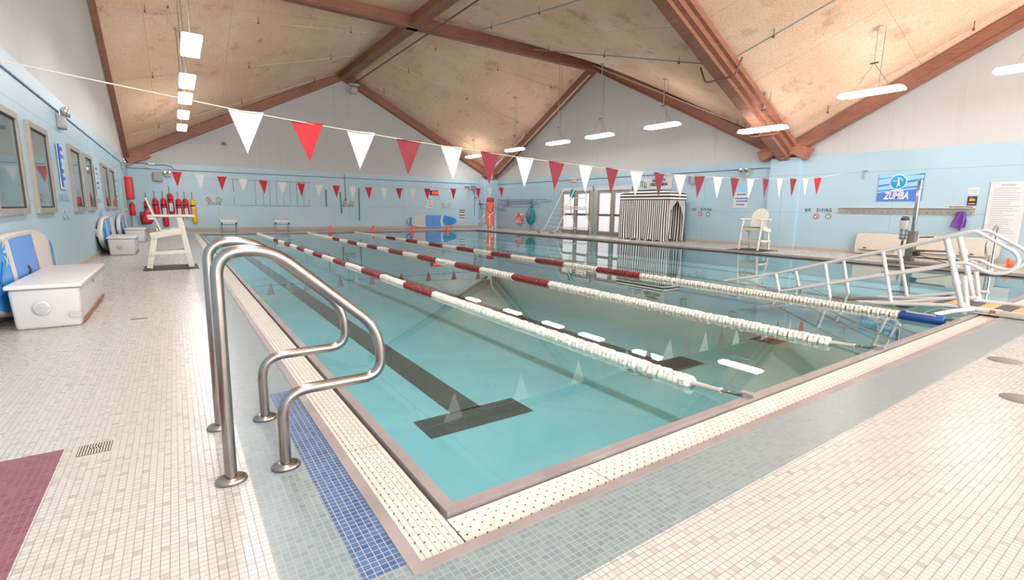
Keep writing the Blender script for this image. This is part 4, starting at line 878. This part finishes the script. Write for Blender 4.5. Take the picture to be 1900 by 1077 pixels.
# rope hook bracket in the corner
p = aty(896, 379, YF-.6); a, z = p.x-.1, p.z; t = wthing('F', 'coat_bracket', 'dark metal bracket on the far pilaster beside the orange board', 'bracket', a-.08, z, .604); panel(t, 'plate', .22, .06, 'dark', 0, .08, 0, 0); panel(t, 'bar', .9, .035, 'slate', -.05, .03, .2, -.03); MB().tube([(-.1, -.08, .0), (-.1, -.12, .25)], .02, 0, 6).tube([(-.1, -.08, .0), (-.02, -.12, -.3)], .02, 0, 6).build('hook', 'dark', t)
p, q = aty(880.5, 352, YF-.03), aty(880.5, 400, YF-.03); t = thing('hanging_cable', 'thin dark cable with a small red block down the far wall near the corner', 'cable', (p.x, YF-.03, p.z)); MB().tube([(0, 0, 0), (0, 0, q.z-p.z)], .013, 0, 6).build('cable', 'letter_dark', t); MB().box((.08, -.02, -.5), (.12, .05, .06)).build('red_block', 'deep_red', t)
# rescue tubes
RT_ = [(271, 372, 408, 'red', 'strap'), (286.5, 368, 404, 'red', ''), (302, 368, 421, 'red', 'label'), (314, 359, 398, 'red', 'label'), (330, 369, 413, 'red', 'label'), (342.5, 369, 404, 'red', 'label'), (356.5, 370, 414, 'yel', 'label')]
order = ['leftmost red', 'second red', 'third red', 'fourth and highest red', 'fifth red', 'sixth red', 'single yellow']
for (px, yt, yb, colr, ex), od in zip(RT_, order):
    p, q = aty(px, yt, YF-.1), aty(px+3, yb, YF-.1); H = p.z-q.z; t = thing('rescue_tube', od+' rescue tube hanging on the far wall'+(' behind the left lifeguard chair' if colr == 'red' else ''), 'rescue tube', (p.x, YF-.09, p.z), 0, 'rescue tubes on the far wall')
    cm = 'red_plastic' if colr == 'red' else 'yellow_plastic'
    MB().tube([(0, 0, 0), (0, 0, -.03), (.02, 0, -.12), (.04, 0, -H+.1), (.045, 0, -H+.02), (.05, 0, -H)], .1, 0, 16, radii=[.03, .08, .112, .112, .09, .04]).build('foam_body', cm, t)
    MB().tube([(-.02, .06, .32), (0, .02, .3), (.0, 0, .0)], .012, 0, 6).build('hanging_rope', 'slate', t)
    MB().tube([(.015, 0, -.26), (.018, 0, -.33)], .118, 0, 16).build('strap', 'dark', t)
    if ex: MB().box((.025, -.125, -.62), (.14, .02, .36), 0, .004).build('label_patch', 'paper' if colr == 'red' else 'poster_gold', t)
p = aty(277, 420, YF-.35); t = thing('rescue_vest', 'red bag with black straps hanging low under the leftmost rescue tube', 'bag', (p.x-.05, YF-.42, .62)); m = MB(); m.lathe([(0, .3), (.1, .27), (.2, .05), (.24, -.15), (.16, -.28), (0, -.3)], 18, 0, Matrix.Diagonal((1, .6, 1, 1))); m.build('bag_body', 'red_plastic', t); MB().tube([(-.18, -.05, .25), (-.22, -.1, 0), (-.16, -.08, -.3)], .025, 0, 8).build('strap', 'dark', t)
# grey boxes and cable near the left corner
t, wd, ht = wbox('F', 284.5, 320, 302, 336.5, 'junction_box', 'large grey metal box on the far wall above the rescue tubes', 'electrical box', 'box_grey', .2); panel(t, 'door_edge', wd*.86, .015, 'dull_metal', -.2, .004, 0, -ht*.42)
t, wd, ht = wbox('F', 268, 306.5, 276, 311.5, 'junction_box', 'small pale junction box on the far wall just below the brown roof plate', 'electrical box', 'pipe_white', .08)
panel(t, 'cover_plate', wd*.8, ht*.8, 'pipe_pale', -.08, .008)
t = thing('conduit', 'thin grey cable looping from a white junction to the dark line on the far wall', 'cable', (0, YF-.04, 0)); pts = [aty(x, y, YF-.04) for x, y in ((236, 302), (262, 303), (278, 304), (290, 306), (305, 306), (318, 309), (323, 315))]; MB().tube([(p.x, 0, p.z) for p in pts], .015, 0, 6).build('cable', 'slate', t)
p = pts[2]; MB().box((p.x+.05, -.03, p.z), (.26, .08, .11), 0, .01).build('junction', 'white_enamel', t)
# loudspeaker globe at the peak, small vent square
p = aty(657, 166, 25.1); t = thing('ceiling_globe', 'cream globe loudspeaker hanging under the far roof peak', 'globe speaker', (p.x, 25.1, p.z)); m = MB(); m.lathe([(0, .12), (.13, .10), (.2, 0), (.17, -.12), (.09, -.19), (0, -.21)], 22); m.build('globe', 'cream_plastic', t); m = MB(); m.lathe([(0, .26), (.30, .24), (.3, .2), (0, .17)], 22); m.build('mounting_plate', 'pipe_white', t); MB().tube([(0, 0, .2), (0, 0, zc(p.x, 25.1)-p.z)], .02, 0, 8).build('stem', 'pipe_brown', t)
a, z = wallp('F', 415.5, 267); t = wthing('F', 'wall_vent', 'small dark square vent on the white far gable left of the first pennant', 'vent', a, z, -.03); panel(t, 'plate', .17, .15, 'slate', 0, .04)
panel(t, 'slats', .13, .02, 'dark', -.04, .01)
# ================================================================== LEFT WALL
def window(nm, y0, y1, z0=1.05, z1=2.27):
    loc, rz = wloc('L', (y0+y1)/2, (z0+z1)/2, 0); t = sthing(nm, loc, rz); W, H = y1-y0, z1-z0; f = .075
    for x, z, w_, h_ in ((0, H/2-f/2, W, f), (0, -H/2+f/2, W, f), (-W/2+f/2, 0, f, H-2*f), (W/2-f/2, 0, f, H-2*f)): panel(t, 'window_frame', w_, h_, 'window_metal', 0, .05, x, z)
    panel(t, 'glass_pane', W-2*f, H-2*f, 'dark_glass', .0, .02)
    m = MB(); 
    for x, z, w_, h_ in ((0, H/2-f-.01, W-2*f, .02), (0, -H/2+f+.01, W-2*f, .02), (-W/2+f+.01, 0, .02, H-2*f), (W/2-f-.01, 0, .02, H-2*f)): m.box((x, -.025, z), (w_, .01, h_))
    m.build('gasket', 'dark', t)
for i, (a_, b_) in enumerate(((5.6, 6.96), (7.5, 8.73), (10.62, 11.88), (12.48, 13.69), (15.6, 17.05), (17.5, 18.95))): window('window_%d' % (i+1), a_, b_)
def lposter(x0, y0, x1, y1, label, tip=.0, bars=6):
    p, q = wallp('L', x0, y0), wallp('L', x1, y1); a, z, wd, ht = (p[0]+q[0])/2, (p[1]+q[1])/2, abs(q[0]-p[0]), abs(p[1]-q[1]); wd = max(.5, min(wd, .9)); ht = min(ht, 1.25); t = wthing('L', 'poster', label, 'poster', a, z, .01, 'tall posters on the left wall'); panel(t, 'sheet', wd, ht, 'paper', 0, .012)
    r = random.Random(int(x0))
    for k in range(bars): panel(t, 'text_block', wd*r.uniform(.45, .8), ht*.09, ['ink_blue', 'poster_blue', 'poster_light'][k % 3], -.012, .003, r.uniform(-.05, .05), ht*(.42-.84*k/(bars-1)))
    if tip: MB().tube([(-wd*.5, -.03, ht*.5), (-wd*.42, -.02, -ht*.45)], .014).build('rolled_edge', 'ink_blue', t)
lposter(105, 268, 119, 352, 'tall blue and white poster with a rolled blue edge between the second and third windows', 1); lposter(173, 308, 184, 362, 'blue and white poster between the fourth and fifth windows'); lposter(212.5, 332, 217, 378, 'narrow poster between the last window and the green door', 0, 5)
g3 = 'faded no diving markings on the left wall'
for (x0, y0, x1, y1, ic, lb) in ((109, 361, 125, 374, [(113, 385), (120, 387)], 'faded NO DIVING lettering on the left wall under the nearest poster'), (179, 367, 188, 378, [(181, 389), (185, 390)], 'faded NO DIVING lettering on the left wall under the second poster')):
    a, z, wd, ht = wrect('L', x0, y0, x1, y1); t = wthing('L', 'no_diving_marking', lb, 'wall marking', a, z, .004, g3); m = MB(); text_mb('NO DIVING', .11, m, 0, (0, 0, -.05), .004, 1.0, .003); m.build('lettering', 'faded_ink', t)
    for s in (-1, 1): m = MB(); ringm(m, s*.16, -.28, .075, .012); m.build('round_sign', 'faded_ink', t)
a, z = wallp('L', 178, 434); t = wthing('L', 'wall_outlet', 'white outlet plate on the left wall beside the second paddle board', 'outlet', a, .52, 0); panel(t, 'plate', .11, .17, 'white_enamel', 0, .03, 0, 0, .005); panel(t, 'sockets', .04, .09, 'ink_soft', -.03, .003)
loc, rz = wloc('L', 21.5, 0, 0); t = sthing('door_3', loc, rz)
plain('green_door', (150, 182, 172), .5); panel(t, 'door_leaf', .95, 2.1, 'green_door', 0, .05, 0, 1.05); panel(t, 'door_handle', .12, .03, 'chrome', -.05, .05, .35, 1.0); panel(t, 'frame', 1.05, .05, 'frame_grey', 0, .06, 0, 2.13)
t = thing('hose_cabinet', 'tall red cabinet at the far end of the left wall', 'cabinet', (XL+.004, 24.05, 1.83), PI/2); panel(t, 'case', .85, .92, 'red_plastic', 0, .22, 0, 0, .03); panel(t, 'front_panel', .7, .78, 'deep_red', -.22, .01)
t = thing('fire_extinguisher', 'red fire extinguisher on the left wall below the red cabinet', 'fire extinguisher', (XL+.105, 24.6, .98)); m = MB(); m.lathe([(0, -.27), (.09, -.27), (.1, -.25), (.1, .17), (.07, .24), (.03, .27), (0, .27)], 20); m.build('cylinder', 'red_plastic', t); m = MB(); m.box((0, 0, .31), (.05, .12, .04)); m.tube([(0, .04, .3), (.08, .1, .2), (.09, .11, -.1)], .012, 0, 8); m.build('valve_hose', 'dark', t); MB().box((.1, 0, 0), (.01, .1, .16)).build('label_patch', 'paper', t); MB().box((-.098, 0, .1), (.03, .12, .04)).build('wall_bracket', 'dull_metal', t)
# ================================================================== RIGHT SIDE EQUIPMENT
# rolling ladder stand
t = thing('rolling_ladder', 'white rolling ladder stand on wheels with a green towel near the double doors', 'rolling ladder', (0, 0, 0))
X0, Ya, Yb = 14.6, 18.18, 16.9   # pool side plane, stile feet
st = []
def lp(y, z, x=X0): return (x, y, z)
for (yf, yt_, nm) in ((18.0, 17.25, 'stile'), (16.98, 16.45, 'stile')):
    MB().tube(fillet([lp(yf+.25, .1, X0-.15), lp(yf+.02, .2, X0-.02), lp(yt_, 2.15, X0+.55), lp(yt_-.05, 2.2, X0+.62)], .1, 4), .022, 0, 10).build(nm, 'white_enamel', t)
    w_ = MB(); w_.lathe([(0, -.03), (.08, -.03), (.10, -.02), (.10, .02), (.08, .03), (0, .03)], 18, 0, Matrix.Translation((X0-.15, yf+.27, .1)) @ Matrix.Rotation(PI/2, 4, 'X')); w_.build('wheel', 'dull_metal', t)
for k in range(6):
    u = .12+k*.155; y0_ = 18.0+(17.25-18.0)*u; y1_ = 16.98+(16.45-16.98)*u; z_ = .2+(1.95)*u*.72; x_ = X0+.57*u*.72
    u2 = (z_-.2)/1.95; MB().box((X0+.57*u2, ((18.02-.77*u2)+(16.99-.54*u2))/2, z_), (.10, (18.02-.77*u2)-(16.99-.54*u2), .03)).build('step', 'white_enamel', t)
zp = 1.35; MB().box((X0+.75, 16.75, zp), (.75, 1.25, .04), 0, .005).build('platform', 'white_enamel', t); MB().box((X0+.75, 16.75, zp-.1), (.76, 1.27, .06)).build('platform_edge', 'trim_white', t)
for yy in (17.3, 16.2):
    MB().tube([(X0+.62, yy, 2.2), (X0+1.1, yy, 2.2), (X0+1.1, yy, 1.25), (X0+1.3, yy-.15, .35), (X0+1.3, yy-.15, .0)], .02, 0, 10).build('rear_frame', 'white_enamel', t)
    MB().tube([(X0+.05, yy+.5, .33), (X0+1.3, yy-.15, .33)], .02, 0, 10).build('base_rail', 'white_enamel', t)
for z_ in (2.2, 1.78): MB().tube([(X0+1.1, 17.3, z_), (X0+1.1, 16.2, z_)], .018, 0, 8).build('guard_rail', 'white_enamel', t)
MB().tube([(X0+.64, 17.3, 2.2), (X0+.64, 16.45, 2.2)], .02, 0, 8).build('top_rail', 'white_enamel', t)
tag(MB().grid(lambda u, v: (X0+.62+.02*math.sin(v*6), 16.45+.36*u+.03*v, 2.22-.42*v+.02*math.sin(u*8)), 10, 10).grid(lambda u, v: (X0+.65+.02*math.sin(v*6), 16.45+.36*u+.03*v, 2.22-.42*v+.02*math.sin(u*8)), 10, 10).build('towel', 'teal_cloth'), 'green towel draped over the top of the white rolling ladder', 'towel')
# big white foam mat lying on the deck
m = MB(); m.prism([(13.76, 19.2), (13.78, 15.6), (13.85, 12.1), (13.92, 11.9), (14.1, 11.85), (14.2, 12.0), (14.30, 12.6), (14.30, 15.5), (14.30, 19.2)], .035, 0, Matrix.Translation((0, 0, .001))); o = m.build('foam_mat', 'white_enamel'); tag(o, 'big white foam mat lying on the far right deck in front of the double doors', 'mat')
# far corner grab rails
for yy, lb in ((22.55, 'white curved pool grab rail at the far right corner, farther one'), (21.95, 'white curved pool grab rail at the far right corner, nearer one')):
    t = thing('grab_rail', lb, 'grab rail', (0, yy, 0), 0, 'grab rails at the far right corner'); B = 14.15
    pts = fillet([(B, 0, .02), (B, 0, .97), (B-.18, 0, 1.02), (B-.72, 0, .52), (B-.62, 0, .36), (B-.2, 0, .34), (B-.2, 0, .02)], [.12, .12, .12, .1, .1], 8); MB().tube(pts, .024, 0, 14).build('rail_tube', 'chrome', t)
    for bx_ in (B, B-.2): m = MB(); m.lathe([(0, 0), (.06, 0), (.05, .02), (0, .025)], 18, 0, Matrix.Translation((bx_, 0, 0))); m.build('base_flange', 'chrome', t)
# right-hand grab rails
for yy, lb in ((1.25, 'shiny steel grab rail at the right pool edge behind the ramp rails'), (.45, 'shiny steel grab rail at the right edge of the picture')):
    t = thing('grab_rail', lb, 'grab rail', (0, yy, 0), 0, 'grab rails at the right pool edge'); B = 14.15
    pts = fillet([(B, 0, .02), (B, 0, .90), (B-.15, 0, 1.0), (B-.70, 0, .62), (B-.62, 0, .34), (B-.3, 0, .34), (B-.24, 0, .02)], [.12, .12, .14, .1, .1], 8); MB().tube(pts, .026, 0, 16).build('rail_tube', 'chrome', t)
    for bx_ in (B, B-.24): m = MB(); m.lathe([(0, 0), (.06, 0), (.05, .02), (0, .025)], 18, 0, Matrix.Translation((bx_, 0, 0))); m.build('base_flange', 'chrome', t)
# pool lift
LX, LY = 13.93, 2.69
t = thing('pool_lift', 'pool lift with tall steel mast and white motor box on the right deck', 'pool lift', (LX, LY, 0))
MB().box((0, 0, 1.35), (.08, .08, 1.36), 0, .01).build('mast', 'chrome', t); MB().box((-.0, 0, .40), (.16, .17, .80), 0, .01).build('column', 'dull_metal', t)
MB().box((.03, .20, .95), (.16, .16, .22), 0, .02).build('motor_box', 'white_plastic', t); m = MB(); m.lathe([(0, .10), (.06, .09), (.085, .04), (.09, 0), (0, 0)], 18, 0, Matrix.Translation((.03, .20, 1.06))); m.build('motor_cap', 'seat_dark', t)
MB().box((.0, .23, .72), (.05, .05, .26)).box((0, .14, .72), (.03, .03, .26)).build('actuator', 'chrome', t)
for z_ in (.62, .70, .80): MB().box((0, .15, z_), (.08, .22, .02)).build('clamp_plate', 'dull_metal', t)
MB().tube([(-.02, -.08, .34), (.0, -.75, .36)], .022, 0, 10).build('arm', 'dull_metal', t); MB().tube([(-.1, -.08, .28), (-.12, -.95, .04)], .008, 0, 6).build('cable', 'dark', t); MB().box((-.08, -.15, .27), (.10, .13, .12), 0, .02).build('joint_block', 'dark', t)
MB().box((0, -.2, .04), (.4, 1.3, .06), 0, .01).build('base_plate', 'dull_metal', t); MB().tube([(-.1, .5, .16), (-.02, .1, .14)], .022, 0, 8).build('foot_lever', 'dull_metal', t); MB().tube([(-.05, -.15, .66), (-.05, -.42, .68)], .014, 0, 8).build('handle', 'dark', t)
# white slabs leaning at the wall
def slab(label, y0, y1, h, rnd, z0=.03, x=16.24, lean=.12):
    W = y1-y0; t = thing('white_slab', label, 'plastic slab', (x, (y0+y1)/2, .0), -PI/2, 'white plastic slabs along the right wall')
    def rr(w, hh, r, n_=8):
        P = []
        for cx_, cz_, a0 in ((w/2-r[0], hh-r[0], 0), (-w/2+r[1], hh-r[1], PI/2), (-w/2+r[1], r[1], PI), (w/2-r[0], r[0], 1.5*PI)):
            rad = r[0] if cx_ > 0 else r[1]
            for k in range(n_+1): a_ = a0+k*PI/2/n_; P.append((cx_+rad*math.cos(a_), cz_+rad*math.sin(a_)))
        return P
    m = MB(); m.prism(rr(W, h, rnd), .06, 0, Matrix.Rotation(-lean, 4, 'X') @ Matrix.Translation((0, .0, z0)) @ Matrix.Rotation(PI/2, 4, 'X')); m.build('slab', 'cream_plastic', t)
    m = MB(); m.box((0, -.075, .14), (W*.8, .03, .02)); m.build('edge_groove', 'dull_metal', t)
    for s in (-1, 1): MB().box((s*W*.25, -.09, .20), (.06, .04, .03)).build('latch', 'dark', t)
slab('white plastic slab leaning on the right wall, left of the pool lift', 3.62, 4.74, .60, (.03, .10)); slab('longer white plastic slab with a round end, right of the pool lift', 1.55, 3.55, .60, (.22, .06))
t = thing('safety_cone', 'fallen orange cone lying on the right deck under the rules board', 'cone', (15.2, 1.05, .09), 0); m = MB(); m.lathe([(0, .28), (.03, .28), (.09, .02), (.09, 0), (0, 0)], 16, 0, Matrix.Translation((0, .12, 0)) @ Matrix.Rotation(PI/2, 4, 'X')); m.build('cone_body', 'orange_plastic', t); MB().box((0, .13, .02), (.22, .025, .22)).build('base', 'orange_plastic', t)
t = thing('safety_cone', 'second fallen orange cone beside the first on the right deck', 'cone', (15.2, .72, .09), 0); m = MB(); m.lathe([(0, .28), (.03, .28), (.09, .02), (.09, 0), (0, 0)], 16, 0, Matrix.Translation((0, .12, 0)) @ Matrix.Rotation(PI/2, 4, 'X')); m.build('cone_body', 'orange_plastic', t); MB().box((0, .13, .02), (.22, .025, .22)).build('base', 'orange_plastic', t)
# ================================================================== DECK FITTINGS
t = thing('floor_drain', 'square slotted floor drain beside the maroon tiles on the left', 'floor drain', (-1.262, 1.352, 0)); MB().box((0, 0, .001), (.155, .155, .004)).build('frame', 'frame_grey', t); MB().box((0, 0, .002), (.13, .13, .004)).build('well', 'drain_hole', t)
m = MB()
for k in range(12): m.box((-.0585+k*.0107, 0, .0045), (.0055, .125, .003))
m.box((0, 0, .0045), (.04, .02, .003)); m.build('slats', 'frame_grey', t)
for (x, y), lb in (((-1.24, 4.69), 'thin slot drain in the left deck beside the nearest chest'), ((-1.24, 8.07), 'thin slot drain in the left deck in front of the lifeguard chair')): 
    t = thing('slot_drain', lb, 'floor drain', (x, y, 0), 0, 'slot drains in the left deck'); MB().box((0, 0, .001), (.17, .13, .004)).build('frame', 'frame_grey', t); MB().box((0, 0, .002), (.15, .10, .004)).build('slot', 'dull_metal', t)
for (x, y), lb in (((4.77, -.74), 'flat grey round cover in the cream deck at the right, farther one'), ((3.66, -1.03), 'flat grey round cover in the cream deck at the right edge, nearer one')):
    m = MB(); m.lathe([(0, .004), (.108, .004), (.112, 0)], 36, 0, Matrix.Translation((x, y, 0))); tag(m.build('deck_cover', 'cover_grey'), lb, 'deck cover', 'round covers in the near deck')
# ================================================================== PIPES UNDER THE ROOF
def pipe(label, pts, r, mat, name='sprinkler_pipe', group='sprinkler pipes under the roof', hang=True):
    t = thing(name, label, 'pipe', (0, 0, 0), 0, group); MB().tube(pts, r, 0, 8).build('pipe', mat, t)
    if hang:
        P, Q = Vector(pts[0]), Vector(pts[-1])
        for u in (.12, .5, .88):
            c = P+(Q-P)*u; MB().tube([c, (c.x, c.y, zc(c.x, c.y))], .01, 0, 6).box((c.x, c.y, c.z-.03), (.05, .05, .08), 0, .01).build('hanger', 'pipe_brown', t)
    return t
dz = .16
def px_(y, xa, xb): return [(xa, y, zc(xa, y)-dz), (xb, y, zc(xb, y)-dz)]
def py_(x, ya, yb): return [(x, ya, zc(x, ya)-dz), (x, yb, zc(x, yb)-dz)]
pipe('pale pipe across the far left roof panel, nearest the far gable', px_(24.5, -2.1, 6.3), .017, 'pipe_pale'); pipe('pale pipe across the middle of the far left roof panel', px_(21.4, -2.1, 6.3), .017, 'pipe_pale'); pipe('pale pipe across the far left roof panel, nearest the cross ridge', px_(18.4, -2.1, 6.3), .017, 'pipe_pale')
pipe('pale pipe across the far right roof panel, nearest the far gable', px_(24.5, 7.8, 16.0), .02, 'pipe_pale'); pipe('pale pipe across the middle of the far right roof panel', px_(21.2, 7.8, 16.0), .02, 'pipe_pale'); pipe('pale pipe across the far right roof panel, nearest the cross ridge', px_(18.3, 7.8, 16.0), .02, 'pipe_pale')
pipe('grey pipe down the near right roof panel, leftmost', py_(9.3, 15.6, 8.0), .02, 'box_grey'); pipe('grey pipe down the near right roof panel to the big beam', py_(12.3, 16.1, 7.6), .02, 'box_grey'); pipe('pale pipe down the near right roof panel along the gable', py_(15.7, 16.1, 7.6), .02, 'pipe_pale')
pipe('grey pipe beyond the big beam, upper one', py_(12.3, 6.7, -1.5), .02, 'box_grey'); pipe('pale pipe beyond the big beam, passing behind the lamps', py_(15.7, 6.7, -1.5), .02, 'pipe_pale')
pipe('brown pipe running below the cross ridge beam', [(-2.0, YM-.42, ZTOP-.12), (16.1, YM-.42, ZTOP-.12)], .03, 'pipe_brown', hang=False); pipe('pale pipe running beside the long ridge beam', [(7.42, 4.0, ZTOP-.20), (7.42, 25.3, ZTOP-.20)], .03, 'pipe_brown', hang=False)
pipe('white pipe down the right gable beam to the corner', [(XR-.32, YM+.2, ZTOP-.15), (XR-.32, YF-1.0, ZLOW+.45)], .045, 'pipe_white', 'white_pipe', 'white pipes down the gable', False)
pipe('thick white duct bending down into the far right corner', fillet([(15.7, 21.5, 5.45), (15.55, 21.3, 5.2), (15.6, 24.6, 3.62), (15.6, 24.7, 3.04)], .3, 5), .06, 'pipe_white', 'white_duct', 'white ducts at the corner', False)
for s, lb in ((0, 'left one of the two pale conduits running above the left lamps'), (.16, 'right one of the two pale conduits running above the left lamps')): pipe(lb, [(-.56+s, 3.0, 6.2), (-.56+s, 16.0-s*8, 6.2)], .022, 'pipe_pale', 'conduit', 'conduits above the left lamps')
# loop of pipe round the big beam foot
for (u, lb) in ((.12, 'reddish pipe loop under the foot of the big slanting beam'), (.42, 'brown pipe loop under the middle of the big slanting beam')):
    x = XR-.6-9.4*u*.9; z = zb(x, YS+.001); t = thing('pipe_loop', lb, 'pipe', (x, YS, z)); MB().tube(fillet([(0, .65, .30), (0, .45, -.16), (0, -.45, -.16), (0, -.65, .30)], .1, 4), .025, 0, 8).build('loop', 'pipe_brown' if u > .2 else 'beam_plate', t)
# ------------------------------------------------------------------ world and colour
w = bpy.data.worlds.new('world'); scn.world = w; w.use_nodes = True
bg = w.node_tree.nodes['Background']; bg.inputs[0].default_value = (1.0, .985, .97, 1); bg.inputs[1].default_value = 3.9
scn.view_settings.view_transform = 'Standard'; scn.view_settings.look = 'None'; scn.view_settings.gamma = 1; scn.view_settings.use_curve_mapping = False
scn.view_settings.exposure = 0.76
scn.cycles.max_bounces = 10; scn.cycles.diffuse_bounces = 6; scn.cycles.glossy_bounces = 5; scn.cycles.transparent_max_bounces = 12; scn.cycles.sample_clamp_indirect = 6; scn.cycles.use_denoising = True
